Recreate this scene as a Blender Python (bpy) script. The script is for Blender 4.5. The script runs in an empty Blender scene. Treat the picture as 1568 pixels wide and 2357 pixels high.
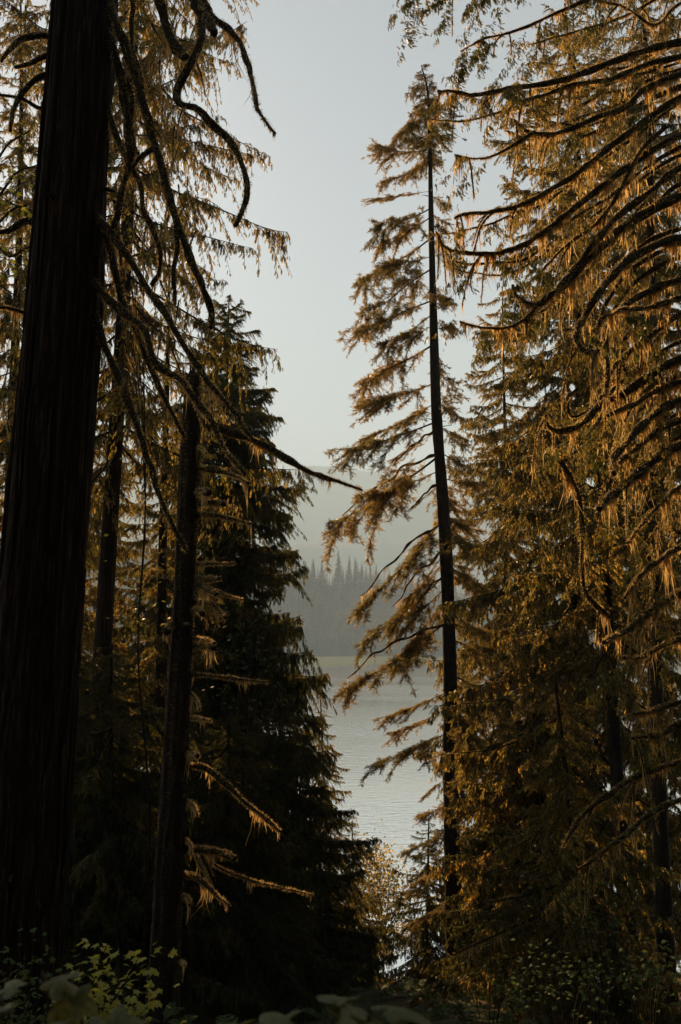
import bpy, math, random
import numpy as np
from mathutils import Vector, Matrix

rng = np.random.default_rng(11)
random.seed(11)
SC = bpy.context.scene
COL = SC.collection

# ------------------------------------------------------------------ camera
F = 28.0 / 36.0 * 2356.0            # focal length in units of a 1568 x 2356 picture
PITCH = math.radians(8.81)
cam_data = bpy.data.cameras.new('camera')
cam = bpy.data.objects.new('camera', cam_data)
COL.objects.link(cam)
cam_data.sensor_fit = 'VERTICAL'
cam_data.sensor_height = 36.0
cam_data.lens = 28.0
cam_data.clip_start = 0.05
cam_data.clip_end = 30000.0
cam_data.dof.use_dof = True
cam_data.dof.focus_distance = 26.0
cam_data.dof.aperture_fstop = 4.0
cam.location = (0, 0, 0)
cam.rotation_euler = (math.radians(90) + PITCH, 0, 0)
SC.camera = cam

# ------------------------------------------------------------------ sky, sun, exposure
SUN_AZ = math.radians(-22.0)        # to the left of the view
SUN_EL = math.radians(29.7)
world = bpy.data.worlds.new('World')
SC.world = world
world.use_nodes = True
wn = world.node_tree.nodes
wl = world.node_tree.links
wn.clear()
sky = wn.new('ShaderNodeTexSky')
sky.sky_type = 'NISHITA'
sky.sun_disc = False
sky.sun_elevation = SUN_EL
sky.sun_rotation = SUN_AZ
sky.air_density = 1.0
sky.dust_density = 0.3
sky.ozone_density = 1.0
hsv = wn.new('ShaderNodeHueSaturation')
hsv.inputs['Saturation'].default_value = 0.52
hsv.inputs['Value'].default_value = 0.72
bg = wn.new('ShaderNodeBackground')
bg.inputs['Strength'].default_value = 0.05
wo = wn.new('ShaderNodeOutputWorld')
wl.new(sky.outputs[0], hsv.inputs['Color'])
wl.new(hsv.outputs[0], bg.inputs[0])
wl.new(bg.outputs[0], wo.inputs[0])

sun_data = bpy.data.lights.new('sun', 'SUN')
sun_data.energy = 5.0
sun_data.angle = math.radians(0.5)
sun_data.color = (1.0, 0.63, 0.31)
sun = bpy.data.objects.new('sun', sun_data)
COL.objects.link(sun)
SDIR = Vector((math.sin(SUN_AZ) * math.cos(SUN_EL), math.cos(SUN_AZ) * math.cos(SUN_EL), math.sin(SUN_EL)))
sun.rotation_euler = SDIR.to_track_quat('Z', 'Y').to_euler()
sun.location = (-40, 60, 80)

SC.view_settings.view_transform = 'Standard'
SC.view_settings.look = 'None'
SC.view_settings.gamma = 1.0
SC.view_settings.exposure = 1.66
SC.render.engine = 'CYCLES'
SC.cycles.max_bounces = 6
SC.cycles.diffuse_bounces = 3
SC.cycles.glossy_bounces = 3
SC.cycles.transmission_bounces = 4
SC.cycles.volume_bounces = 1
SC.cycles.use_denoising = True
SC.cycles.denoising_prefilter = 'ACCURATE'
SC.cycles.use_fast_gi = False
SC.cycles.sample_clamp_indirect = 4.0

# ------------------------------------------------------------------ helpers
CP, SP = math.cos(PITCH), math.sin(PITCH)

def at(px, py, Y):
    """point at the distance Y ahead that stands at (px, py) of the 1568 x 2356 picture"""
    cx, cz = (px - 784.0) / F, (1178.0 - py) / F
    d = np.array([cx, CP - cz * SP, SP + cz * CP])
    return d * (Y / d[1])

LAKE = -28.0

def ground_z(x, y):
    x = np.asarray(x, float); y = np.asarray(y, float)
    z = -1.65 - 0.375 * y
    z = np.where(y < 0, -1.65 - 0.30 * y, z)
    z = z + 0.35 * np.sin(x * 0.31 + 1.0) * np.sin(y * 0.23) + 0.15 * np.sin(x * 0.9 + y * 0.7)
    z = z + 0.002 * np.clip(np.abs(x) - 12, 0, 60) ** 2 * np.exp(-np.clip(y - 40, 0, 999) / 60)
    z = np.maximum(z, -33.0)
    far = np.clip((y - 1060) / 40.0, 0, 1)
    z = z * (1 - far) + far * (LAKE + 1.0)
    return z

def link(o, parent=None, root=None):
    COL.objects.link(o)
    if parent is not None:
        o.parent = parent
        if root is not None:
            o.matrix_parent_inverse = root
    return o

def make_mesh(name, V, Q=None, T=None, mat=None, smooth=False):
    V = np.asarray(V, np.float32).reshape(-1, 3)
    me = bpy.data.meshes.new(name)
    me.vertices.add(len(V))
    me.vertices.foreach_set('co', V.ravel())
    parts, starts, s = [], [], 0
    for A in (Q, T):
        if A is not None and len(A):
            A = np.asarray(A, np.int32)
            parts.append(A.ravel())
            starts.append(s + np.arange(len(A), dtype=np.int32) * A.shape[1])
            s += A.size
    L = np.concatenate(parts); S = np.concatenate(starts)
    me.loops.add(len(L)); me.loops.foreach_set('vertex_index', L)
    me.polygons.add(len(S)); me.polygons.foreach_set('loop_start', S)
    if smooth:
        me.polygons.foreach_set('use_smooth', np.ones(len(S), bool))
    me.update(calc_edges=True)
    me.validate()
    if mat: me.materials.append(mat)
    return me

def obj(name, me, parent=None, inv=None, matrix=None):
    o = bpy.data.objects.new(name, me)
    link(o, parent, inv)
    if matrix is not None: o.matrix_basis = matrix
    return o

def tag(o, label, cat, group=None):
    o['label'] = label; o['category'] = cat
    if group: o['group'] = group
    return o

def thing(name, loc, label, cat, group=None):
    o = bpy.data.objects.new(name, None)
    o.empty_display_size = 0.3
    COL.objects.link(o)
    o.location = Vector(loc)
    tag(o, label, cat, group)
    return o, Matrix.Translation(Vector(loc)).inverted()

def norm(a):
    return a / np.maximum(np.linalg.norm(a, axis=-1, keepdims=True), 1e-9)

def spline(P, n):
    """Catmull-Rom through the points of P, n samples"""
    P = np.asarray(P, float)
    if len(P) == 2:
        t = np.linspace(0, 1, n)[:, None]
        return P[0] * (1 - t) + P[1] * t
    E = np.vstack([2 * P[0] - P[1], P, 2 * P[-1] - P[-2]])
    u = np.linspace(0, len(P) - 1 - 1e-6, n)
    i = u.astype(int); f = (u - i)[:, None]
    a, b, c, d = E[i], E[i + 1], E[i + 2], E[i + 3]
    return 0.5 * (2 * b + (c - a) * f + (2 * a - 5 * b + 4 * c - d) * f ** 2 + (3 * b - a - 3 * c + d) * f ** 3)

def tube(P, R, sides, rad=None):
    """rings round the path P, radii R (n) ; rad(ring, angle) multiplies the radius"""
    P = np.asarray(P, float); n = len(P); R = np.asarray(R, float)
    Tn = norm(np.gradient(P, axis=0))
    up = np.array([0.0, 0.0, 1.0]) if abs(Tn[0][2]) < 0.9 else np.array([1.0, 0.0, 0.0])
    U = np.zeros_like(P)
    u = norm(np.cross(Tn[0], up))
    for k in range(n):
        u = u - Tn[k] * np.dot(u, Tn[k]); u = u / np.linalg.norm(u); U[k] = u
    W = np.cross(Tn, U)
    a = np.linspace(0, 2 * np.pi, sides, endpoint=False)
    M = np.ones((n, sides)) if rad is None else rad(np.arange(n)[:, None], a[None, :])
    V = P[:, None, :] + (R[:, None] * M)[:, :, None] * (np.cos(a)[None, :, None] * U[:, None, :] + np.sin(a)[None, :, None] * W[:, None, :])
    V = V.reshape(-1, 3)
    i = np.arange(n - 1)[:, None] * sides; j = np.arange(sides)[None, :]; j2 = (j + 1) % sides
    Q = np.stack([i + j, i + j2, i + sides + j2, i + sides + j], -1).reshape(-1, 4)
    V = np.vstack([V, P[-1] + Tn[-1] * R[-1] * 0.8, P[0] - Tn[0] * R[0] * 0.2])
    k = np.arange(sides); k2 = (k + 1) % sides
    T = np.vstack([np.stack([(n - 1) * sides + k, (n - 1) * sides + k2, np.full(sides, n * sides)], -1),
                   np.stack([k2, k, np.full(sides, n * sides + 1)], -1)])
    return V, Q, T

class Pack:
    """collects pieces of one mesh"""
    def __init__(s): s.V, s.Q, s.T, s.n = [], [], [], 0
    def add(s, V, Q=None, T=None):
        V = np.asarray(V, float).reshape(-1, 3)
        if Q is not None and len(Q): s.Q.append(np.asarray(Q) + s.n)
        if T is not None and len(T): s.T.append(np.asarray(T) + s.n)
        s.V.append(V); s.n += len(V)
    def mesh(s, name, mat, smooth=False):
        return make_mesh(name, np.vstack(s.V), np.vstack(s.Q) if s.Q else None, np.vstack(s.T) if s.T else None, mat, smooth)

def kites(O, D, S, size, tmpl, droop=0.15):
    """a flat spray of kites (k,4,2: along, across) at each origin"""
    O, D, S = (np.asarray(a, float) for a in (O, D, S))
    size = np.asarray(size, float)[:, None, None, None]
    al, ac = tmpl[None, :, :, 0, None], tmpl[None, :, :, 1, None]
    P = O[:, None, None, :] + size * (al * D[:, None, None, :] + ac * S[:, None, None, :])
    P[..., 2] -= (size * droop * al ** 2)[..., 0]
    V = P.reshape(-1, 3)
    return V, np.arange(len(V)).reshape(-1, 4)

def kite(a0, b0, a1, b1, w):
    """kite from (a0,b0) to (a1,b1), width w, widest at 45 %"""
    dx, dy = a1 - a0, b1 - b0
    l = math.hypot(dx, dy); nx, ny = -dy / l, dx / l
    mx, my = a0 + dx * 0.45, b0 + dy * 0.45
    return [(a0, b0), (mx + nx * w / 2, my + ny * w / 2), (a1, b1), (mx - nx * w / 2, my - ny * w / 2)]

def spray_cedar():
    k = [kite(0, 0, 1.0, 0, 0.10)]
    for a, l in ((0.12, 0.36), (0.32, 0.40), (0.52, 0.34), (0.72, 0.22)):
        for s in (-1, 1):
            k.append(kite(a + 0.05 * (s > 0), 0, a + l * 0.9, s * l * 0.44, 0.105))
    return np.array(k)

def spray_fir():
    k = [kite(0, 0, 1.0, 0, 0.07)]
    for a in np.linspace(0.08, 0.92, 7):
        for s in (-1, 1):
            l = 0.30 - 0.12 * a
            k.append(kite(a, 0, a + l * 0.62, s * l * 0.80, 0.075))
    return np.array(k)

CEDAR, FIR = spray_cedar(), spray_fir()

def rand_dirs(n):
    return norm(rng.normal(size=(n, 3)))

def perp(D):
    return norm(np.cross(D, rand_dirs(len(D))))

# ------------------------------------------------------------------ materials
def new_mat(name):
    m = bpy.data.materials.new(name); m.use_nodes = True
    nt = m.node_tree; nt.nodes.clear()
    return m, nt.nodes, nt.links

def ramp(n, stops):
    r = n.new('ShaderNodeValToRGB')
    e = r.color_ramp.elements
    while len(e) < len(stops): e.new(0.5)
    for el, (p, c) in zip(e, stops):
        el.position = p; el.color = (*c, 1)
    return r

def leaf_mat(name, stops, transl=0.45, rough=0.42, tint=(1.75, 1.5, 0.9), spec=0.4, mottle=0.0):
    m, n, l = new_mat(name)
    geo = n.new('ShaderNodeNewGeometry')
    oi = n.new('ShaderNodeObjectInfo')
    add = n.new('ShaderNodeMath'); add.operation = 'MULTIPLY_ADD'
    add.inputs[1].default_value = 0.25; 
    l.new(oi.outputs['Random'], add.inputs[0]); 
    mul = n.new('ShaderNodeMath'); mul.operation = 'MULTIPLY'; mul.inputs[1].default_value = 0.75
    l.new(geo.outputs['Random Per Island'], mul.inputs[0]); l.new(mul.outputs[0], add.inputs[2])
    r = ramp(n, stops); l.new(add.outputs[0], r.inputs[0])
    if mottle:
        tc = n.new('ShaderNodeTexCoord')
        nz = n.new('ShaderNodeTexNoise'); nz.inputs['Scale'].default_value = mottle; nz.inputs['Detail'].default_value = 5
        l.new(tc.outputs['Object'], nz.inputs['Vector'])
        m2 = n.new('ShaderNodeMath'); m2.operation = 'MULTIPLY_ADD'; m2.inputs[1].default_value = 1.3
        l.new(nz.outputs[0], m2.inputs[0]); 
        m3 = n.new('ShaderNodeMath'); m3.operation = 'ADD'; m3.inputs[1].default_value = -0.65
        l.new(add.outputs[0], m3.inputs[0]); l.new(m3.outputs[0], m2.inputs[2]); l.new(m2.outputs[0], r.inputs[0])
    p = n.new('ShaderNodeBsdfPrincipled')
    p.inputs['Roughness'].default_value = rough
    p.inputs['Specular IOR Level'].default_value = spec
    l.new(r.outputs[0], p.inputs['Base Color'])
    tm = n.new('ShaderNodeMix'); tm.data_type = 'RGBA'; tm.blend_type = 'MULTIPLY'
    tm.inputs[0].default_value = 1.0; tm.inputs[7].default_value = (*tint, 1)
    l.new(r.outputs[0], tm.inputs[6])
    t = n.new('ShaderNodeBsdfTranslucent'); l.new(tm.outputs[2], t.inputs[0])
    mx = n.new('ShaderNodeMixShader'); mx.inputs[0].default_value = transl
    l.new(p.outputs[0], mx.inputs[1]); l.new(t.outputs[0], mx.inputs[2])
    o = n.new('ShaderNodeOutputMaterial'); l.new(mx.outputs[0], o.inputs[0])
    return m

def bark_mat(name, c1, c2, c3, scale=(9, 9, 0.7), bump=0.6):
    m, n, l = new_mat(name)
    tc = n.new('ShaderNodeTexCoord')
    mp = n.new('ShaderNodeMapping'); mp.inputs['Scale'].default_value = scale
    l.new(tc.outputs['Object'], mp.inputs[0])
    nz = n.new('ShaderNodeTexNoise'); nz.inputs['Scale'].default_value = 1.0; nz.inputs['Detail'].default_value = 6
    nz.inputs['Roughness'].default_value = 0.65
    l.new(mp.outputs[0], nz.inputs['Vector'])
    n2 = n.new('ShaderNodeTexNoise'); n2.inputs['Scale'].default_value = 0.7; n2.inputs['Detail'].default_value = 3
    l.new(tc.outputs['Object'], n2.inputs['Vector'])
    r = ramp(n, [(0.3, c1), (0.55, c2), (0.75, c3)]); l.new(nz.outputs[0], r.inputs[0])
    r2 = ramp(n, [(0.5, (1, 1, 1)), (0.72, (0.75, 0.9, 0.55))]); l.new(n2.outputs[0], r2.inputs[0])
    mx = n.new('ShaderNodeMix'); mx.data_type = 'RGBA'; mx.blend_type = 'MULTIPLY'; mx.inputs[0].default_value = 1
    l.new(r.outputs[0], mx.inputs[6]); l.new(r2.outputs[0], mx.inputs[7])
    p = n.new('ShaderNodeBsdfPrincipled'); p.inputs['Roughness'].default_value = 0.9
    p.inputs['Specular IOR Level'].default_value = 0.15
    l.new(mx.outputs[2], p.inputs['Base Color'])
    b = n.new('ShaderNodeBump'); b.inputs['Strength'].default_value = bump; b.inputs['Distance'].default_value = 0.03
    l.new(nz.outputs[0], b.inputs['Height']); l.new(b.outputs[0], p.inputs['Normal'])
    o = n.new('ShaderNodeOutputMaterial'); l.new(p.outputs[0], o.inputs[0])
    return m

M_CEDARBARK = bark_mat('cedar bark', bump=1.0, scale=(26, 26, 1.1), c1=(0.006, 0.004, 0.003), c2=(0.027, 0.0165, 0.011), c3=(0.15, 0.09, 0.058))
M_FIRBARK = bark_mat('fir bark', (0.016, 0.011, 0.008), (0.04, 0.028, 0.02), (0.08, 0.058, 0.042), (7, 7, 2.5))
M_TWIG = bark_mat('twig bark', (0.02, 0.014, 0.009), (0.045, 0.032, 0.02), (0.085, 0.062, 0.04), (12, 12, 12), 0.3)
M_MOSSBARK = bark_mat('mossy bark', (0.012, 0.009, 0.005), (0.035, 0.026, 0.013), (0.075, 0.057, 0.027), (14, 14, 14), 1.0)
M_MOSS = leaf_mat('hanging moss', [(0.0, (0.32, 0.245, 0.11)), (0.5, (0.46, 0.36, 0.18)), (1.0, (0.60, 0.49, 0.28))], 0.8, 0.8, (1.15, 1.0, 0.75), 0.1)
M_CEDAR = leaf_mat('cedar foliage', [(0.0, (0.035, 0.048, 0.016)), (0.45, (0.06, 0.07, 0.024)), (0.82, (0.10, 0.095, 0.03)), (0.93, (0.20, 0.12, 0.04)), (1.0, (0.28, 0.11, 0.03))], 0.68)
M_CEDARGOLD = leaf_mat('sunlit and browning cedar foliage', [(0.0, (0.03, 0.045, 0.016)), (0.35, (0.065, 0.076, 0.026)), (0.6, (0.15, 0.13, 0.044)), (0.82, (0.36, 0.265, 0.10)), (0.95, (0.52, 0.37, 0.15)), (1.0, (0.50, 0.17, 0.03))], 0.66)  # gold and straw stops put sunlit highlights into the colour; orange is dead fronds
M_FIR = leaf_mat('fir needles', [(0.0, (0.035, 0.046, 0.018)), (0.4, (0.08, 0.078, 0.03)), (0.7, (0.19, 0.145, 0.055)), (0.9, (0.36, 0.25, 0.095)), (1.0, (0.42, 0.24, 0.08))], 0.66)  # straw stops carry the sunlit highlights of the needles as colour
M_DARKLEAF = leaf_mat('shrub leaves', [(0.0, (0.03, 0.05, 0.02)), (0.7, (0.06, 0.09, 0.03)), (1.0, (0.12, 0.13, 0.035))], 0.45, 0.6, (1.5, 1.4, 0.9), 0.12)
M_MAPLE = leaf_mat('maple leaves', [(0.0, (0.09, 0.13, 0.025)), (0.5, (0.24, 0.26, 0.04)), (1.0, (0.48, 0.40, 0.07))], 0.5)  # yellow brightened to stand in for a sun fleck on the vine maple
M_BIGLEAF = leaf_mat('broad soft leaves', [(0.0, (0.03, 0.05, 0.014)), (0.35, (0.085, 0.09, 0.025)), (0.7, (0.12, 0.115, 0.06)), (1.0, (0.22, 0.16, 0.08))], 0.4, 0.6, mottle=7.0)

def ground_mat():
    m, n, l = new_mat('forest floor')
    tc = n.new('ShaderNodeTexCoord')
    nz = n.new('ShaderNodeTexNoise'); nz.inputs['Scale'].default_value = 0.9; nz.inputs['Detail'].default_value = 8
    l.new(tc.outputs['Object'], nz.inputs['Vector'])
    r = ramp(n, [(0.3, (0.02, 0.015, 0.009)), (0.55, (0.05, 0.042, 0.02)), (0.75, (0.05, 0.065, 0.022))]); l.new(nz.outputs[0], r.inputs[0])
    p = n.new('ShaderNodeBsdfPrincipled'); p.inputs['Roughness'].default_value = 0.95
    p.inputs['Specular IOR Level'].default_value = 0.1
    l.new(r.outputs[0], p.inputs['Base Color'])
    b = n.new('ShaderNodeBump'); b.inputs['Strength'].default_value = 0.8; b.inputs['Distance'].default_value = 0.2
    l.new(nz.outputs[0], b.inputs['Height']); l.new(b.outputs[0], p.inputs['Normal'])
    o = n.new('ShaderNodeOutputMaterial'); l.new(p.outputs[0], o.inputs[0])
    return m

def water_mat():
    m, n, l = new_mat('lake water')
    tc = n.new('ShaderNodeTexCoord')
    mp = n.new('ShaderNodeMapping'); mp.inputs['Scale'].default_value = (0.28, 0.75, 1)
    l.new(tc.outputs['Object'], mp.inputs[0])
    w = n.new('ShaderNodeTexNoise'); w.inputs['Scale'].default_value = 1.0; w.inputs['Detail'].default_value = 4; w.inputs['Roughness'].default_value = 0.6
    l.new(mp.outputs[0], w.inputs['Vector'])
    # wind: ripples near, a calm belt under the far shore, streaks between
    sep = n.new('ShaderNodeSeparateXYZ'); l.new(tc.outputs['Object'], sep.inputs[0])
    mp2 = n.new('ShaderNodeMapping'); mp2.inputs['Scale'].default_value = (0.0035, 0.03, 1)
    l.new(tc.outputs['Object'], mp2.inputs[0])
    st = n.new('ShaderNodeTexNoise'); st.inputs['Scale'].default_value = 1.0; st.inputs['Detail'].default_value = 5
    l.new(mp2.outputs[0], st.inputs['Vector'])
    ma = n.new('ShaderNodeMath'); ma.operation = 'MULTIPLY_ADD'; ma.inputs[1].default_value = 420.0
    l.new(st.outputs[0], ma.inputs[0]); l.new(sep.outputs['Y'], ma.inputs[2])
    mr = n.new('ShaderNodeMapRange'); mr.inputs['From Min'].default_value = 750; mr.inputs['From Max'].default_value = 900
    mr.inputs['To Min'].default_value = 1.0; mr.inputs['To Max'].default_value = 0.06
    l.new(ma.outputs[0], mr.inputs['Value'])
    mp3 = n.new('ShaderNodeMapping'); mp3.inputs['Scale'].default_value = (0.006, 0.022, 1)
    l.new(tc.outputs['Object'], mp3.inputs[0])
    wl2 = n.new('ShaderNodeTexNoise'); wl2.inputs['Scale'].default_value = 1.0; wl2.inputs['Detail'].default_value = 3
    l.new(mp3.outputs[0], wl2.inputs['Vector'])
    mr2 = n.new('ShaderNodeMapRange'); mr2.inputs['From Min'].default_value = 0.38; mr2.inputs['From Max'].default_value = 0.62
    mr2.inputs['To Min'].default_value = 0.35; mr2.inputs['To Max'].default_value = 1.0
    l.new(wl2.outputs[0], mr2.inputs['Value'])
    mm = n.new('ShaderNodeMath'); mm.operation = 'MULTIPLY'; l.new(mr.outputs[0], mm.inputs[0]); l.new(mr2.outputs[0], mm.inputs[1])
    b = n.new('ShaderNodeBump'); b.inputs['Distance'].default_value = 0.15
    l.new(w.outputs[0], b.inputs['Height']); l.new(mm.outputs[0], b.inputs['Strength'])
    p = n.new('ShaderNodeBsdfPrincipled')
    p.inputs['Base Color'].default_value = (0.035, 0.06, 0.05, 1)
    p.inputs['Roughness'].default_value = 0.12
    p.inputs['IOR'].default_value = 1.6
    l.new(b.outputs[0], p.inputs['Normal'])
    g = n.new('ShaderNodeBsdfGlossy'); g.inputs['Roughness'].default_value = 0.12
    g.inputs['Color'].default_value = (1.0, 1.0, 1.0, 1)
    l.new(b.outputs[0], g.inputs['Normal'])
    mx = n.new('ShaderNodeMixShader'); mx.inputs[0].default_value = 0.96
    l.new(p.outputs[0], mx.inputs[1]); l.new(g.outputs[0], mx.inputs[2])
    o = n.new('ShaderNodeOutputMaterial'); l.new(mx.outputs[0], o.inputs[0])
    return m

M_GROUND, M_WATER = ground_mat(), water_mat()
M_FARTREE = leaf_mat('far conifers', [(0.0, (0.05, 0.042, 0.022)), (0.5, (0.11, 0.082, 0.04)), (1.0, (0.24, 0.15, 0.07))], 0.45, 0.8, (1.4, 1.2, 0.9), 0.1)

# ------------------------------------------------------------------ ground and lake
def grid_mesh(name, xs, ys, zf, mat):
    X, Y = np.meshgrid(xs, ys)
    V = np.stack([X, Y, zf(X, Y)], -1).reshape(-1, 3)
    nx, ny = len(xs), len(ys)
    i = np.arange(ny - 1)[:, None] * nx; j = np.arange(nx - 1)[None, :]
    Q = np.stack([i + j, i + j + 1, i + nx + j + 1, i + nx + j], -1).reshape(-1, 4)
    return make_mesh(name, V, Q, None, mat, True)

xs = np.concatenate([[-4700, -2000, -900, -400, -200, -120], np.arange(-80, 81, 1.6), [120, 200, 400, 900, 2000, 4700]])
ys = np.concatenate([np.arange(-90, 100, 1.6), [110, 140, 250, 500, 900, 1050, 1065, 1080, 1100, 1300, 2000, 4000, 7500]])
ground = obj('ground', grid_mesh('ground', xs, ys, ground_z, M_GROUND)); ground['kind'] = 'structure'
M_SHORESTRIP = leaf_mat('green shore strip', [(0.0, (0.022, 0.042, 0.018)), (1.0, (0.035, 0.06, 0.024))], 0.1, 0.9, (1, 1, 1), 0.05)  # flat green strip just above the water along the far shore
def edge(x): return 700 + 45 * np.sin(x * 0.013 + 1) + 22 * np.sin(x * 0.041) + 9 * np.sin(x * 0.13) + 0.16 * np.clip(x, -600, 600)
mxs = np.arange(-900, 901, 6.0); mts = np.linspace(0, 1, 9)
MX, MT = np.meshgrid(mxs, mts); MY = edge(MX) * (1 - MT) + 1090 * MT
MV = np.stack([MX, MY, LAKE - 0.05 + 0.5 * MT ** 0.5 + 0.1 * np.sin(MX * .3) * MT], -1).reshape(-1, 3)
mi = np.arange(8)[:, None] * len(mxs); mj = np.arange(len(mxs) - 1)[None, :]
shore_strip = obj('shore_strip', make_mesh('shore_strip', MV, np.stack([mi + mj, mi + mj + 1, mi + len(mxs) + mj + 1, mi + len(mxs) + mj], -1).reshape(-1, 4), None, M_SHORESTRIP, True)); shore_strip['kind'] = 'structure'
lake = obj('water', grid_mesh('water', np.array([-4200.0, -600, 600, 4200]), np.array([60.0, 300, 700, 1085]), lambda x, y: x * 0 + LAKE, M_WATER)); lake['kind'] = 'structure'

# ------------------------------------------------------------------ far hills
def far_tree(layers, per, seed):
    """unit-high conifer of drooping kites round a thin trunk"""
    r = np.random.default_rng(seed)
    Vs = []
    for k in range(layers):
        t = (k + 0.5) / layers
        rad = 0.17 * (1 - t) ** 0.85 + 0.012
        a0 = r.uniform(0, 6.28)
        for j in range(per):
            a = a0 + j * 2 * math.pi / per + r.uniform(-.25, .25)
            rr = rad * r.uniform(0.65, 1.25)
            z = 0.12 + 0.88 * t + r.uniform(-.012, .012)
            c, s = math.cos(a), math.sin(a)
            tip = (c * rr, s * rr, z - rr * 0.45)
            w = rr * 0.42
            mid = (c * rr * .45, s * rr * .45, z - rr * 0.12)
            Vs += [(0, 0, z + 0.02), (mid[0] - s * w, mid[1] + c * w, mid[2] - .02), tip, (mid[0] + s * w, mid[1] - c * w, mid[2] - .02)]
    Vs += [(-.012, 0, 0), (.012, 0, 0), (.003, 0, 1), (-.003, 0, 1)]
    return np.array(Vs)

def forest(name, spots, heights, tmpls, mat):
    V, n = [], 0
    for tm, sel in ((tmpls[k], np.arange(len(spots)) % len(tmpls) == k) for k in range(len(tmpls))):
        s = spots[sel]; h = heights[sel]; a = rng.uniform(0, 6.28, len(s))
        c, sn = np.cos(a)[:, None], np.sin(a)[:, None]
        wd = rng.uniform(0.8, 1.3, len(s))[:, None]
        P = np.stack([(tm[None, :, 0] * c - tm[None, :, 1] * sn) * wd, (tm[None, :, 0] * sn + tm[None, :, 1] * c) * wd,
                      np.broadcast_to(tm[None, :, 2], (len(s), len(tm)))], -1) * h[:, None, None] + s[:, None, :]
        V.append(P.reshape(-1, 3))
    V = np.vstack(V)
    o = obj(name, make_mesh(name, V, np.arange(len(V)).reshape(-1, 4), None, mat))
    o['kind'] = 'stuff'
    return o

def nz2(x, y, s, seed=0.0):
    return (np.sin(x * s + seed) * np.sin(y * s * 1.3 + seed * 2) + 0.5 * np.sin(x * s * 2.3 + seed * 3 + y * s) + 0.25 * np.sin(x * s * 5.1 - y * s * 3.7 + seed))

def hill_near(x, y):
    t = np.clip((y - 1075) / 300.0, 0, 1)
    top = 122 * (1 - 0.0011 * np.clip(x, -700, 700)) + 7 * nz2(x, y * 0, 0.03, 2)
    back = np.clip((y - 1375) / 500.0, 0, 1)
    return LAKE + 1.05 + top * (t ** 0.8) * (1 - 0.8 * back) + 3 * nz2(x, y, 0.02, 1) * t

def hill_mid(x, y):
    t = np.clip((y - 3700) / 800.0, 0, 1)
    top = 545 + 0.06 * np.clip(x, -1500, 1500) + 22 * nz2(x, y * 0, 0.006, 1.4)
    gul = 26 * np.abs(np.sin(x * 0.011 + 1.5 * np.sin(y * 0.004))) * t * (1 - t) * 2
    return LAKE + 1.0 + top * t ** 0.9 * (1 - 0.6 * np.clip((y - 4500) / 400, 0, 1)) + 10 * nz2(x, y, 0.006, 1) * t - gul

def hill_back(x, y):
    t = np.clip((y - 4650) / 550.0, 0, 1)
    xx = np.clip(x, -3000, 1600)
    top = 690 + 0.20 * xx + 26 * nz2(x, y * 0, 0.0045, 0.4) + 95 * np.exp(-((x - 540) / 420.0) ** 2)
    return LAKE + 1.0 + top * t ** 0.9 * (1 - 0.6 * np.clip((y - 5200) / 400, 0, 1))

def hill_far(x, y):
    t = np.clip((y - 5600) / 1400.0, 0, 1)
    top = 1525 - 0.10 * np.clip(x, -2500, 2500) + 30 * nz2(x, y * 0, 0.0035, 0.9)
    return LAKE + 1.0 + top * t ** 0.9 * (1 - 0.4 * np.clip((y - 7000) / 400, 0, 1))

for nm, fn, x0, x1, y0, y1, dx in (('hill', hill_near, -1100, 1100, 1075, 1875, 22), ('hill', hill_mid, -3000, 3000, 3700, 4900, 60),
                                   ('hill', hill_back, -3600, 3600, 4650, 5600, 60), ('hill', hill_far, -4400, 4400, 5600, 7400, 80)):
    o = obj(nm, grid_mesh(nm, np.arange(x0, x1 + 1, dx), np.arange(y0, y1 + 1, dx), fn, M_GROUND))
    o['kind'] = 'structure'

FT = [far_tree(8, 5, k) for k in range(5)]
FT2 = [far_tree(4, 4, k + 20) for k in range(4)]
def spots(fn, x0, x1, y0, y1, n, yb=1.0):
    x = rng.uniform(x0, x1, n); y = y0 + (y1 - y0) * rng.uniform(0, 1, n) ** yb
    return np.stack([x, y, fn(x, y) - 1.0], -1)
s = spots(hill_near, -420, 520, 1080, 1400, 3500)
forest('near_shore_forest', s, (9 + 24 * rng.uniform(0, 1, len(s)) ** 1.4) * (0.75 + 0.35 * (s[:, 1] > 1300)), FT, M_FARTREE)
s = spots(hill_mid, -1000, 1500, 3900, 4560, 2900)
forest('middle_ridge_forest', s, rng.uniform(18, 38, len(s)), FT2, M_FARTREE)
s = spots(hill_back, -1000, 1800, 4850, 5260, 1900)
forest('back_ridge_forest', s, rng.uniform(18, 38, len(s)), FT2, M_FARTREE)
s = spots(hill_far, -2000, 2300, 6600, 7050, 2400)
forest('far_ridge_forest', s, rng.uniform(20, 42, len(s)), FT2, M_FARTREE)

# conifers that stand out along the crest of the near hill
FTF = [far_tree(17, 9, 60 + k) for k in range(3)]
crest = [(703, 1288, 26, 'short conifer at the far left end of the hazy crest, beside the dark cedar edge'),
         (722, 1284, 27, 'slim hazy conifer, second from the left on the hill crest'),
         (741, 1286, 26, 'hazy conifer a little left of the tallest crest tree'),
         (779, 1262, 40, 'tallest conifer on the hazy hill crest across the lake'),
         (804, 1277, 33, 'second tallest crest conifer, just right of the tallest one'),
         (818, 1280, 31, 'thin crest conifer right of the two tallest, third of their row'),
         (833, 1290, 30, 'bushy crest conifer, fourth counting right from the tallest'),
         (852, 1294, 27, 'pale crest conifer left of the fir branch tips'),
         (866, 1296, 26, 'small pale crest conifer nearest the lit fir branches')]
crest_me = [make_mesh('far_conifer_crown', t[:-4], np.arange(len(t) - 4).reshape(-1, 4), None, M_FARTREE) for t in FTF]
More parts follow.
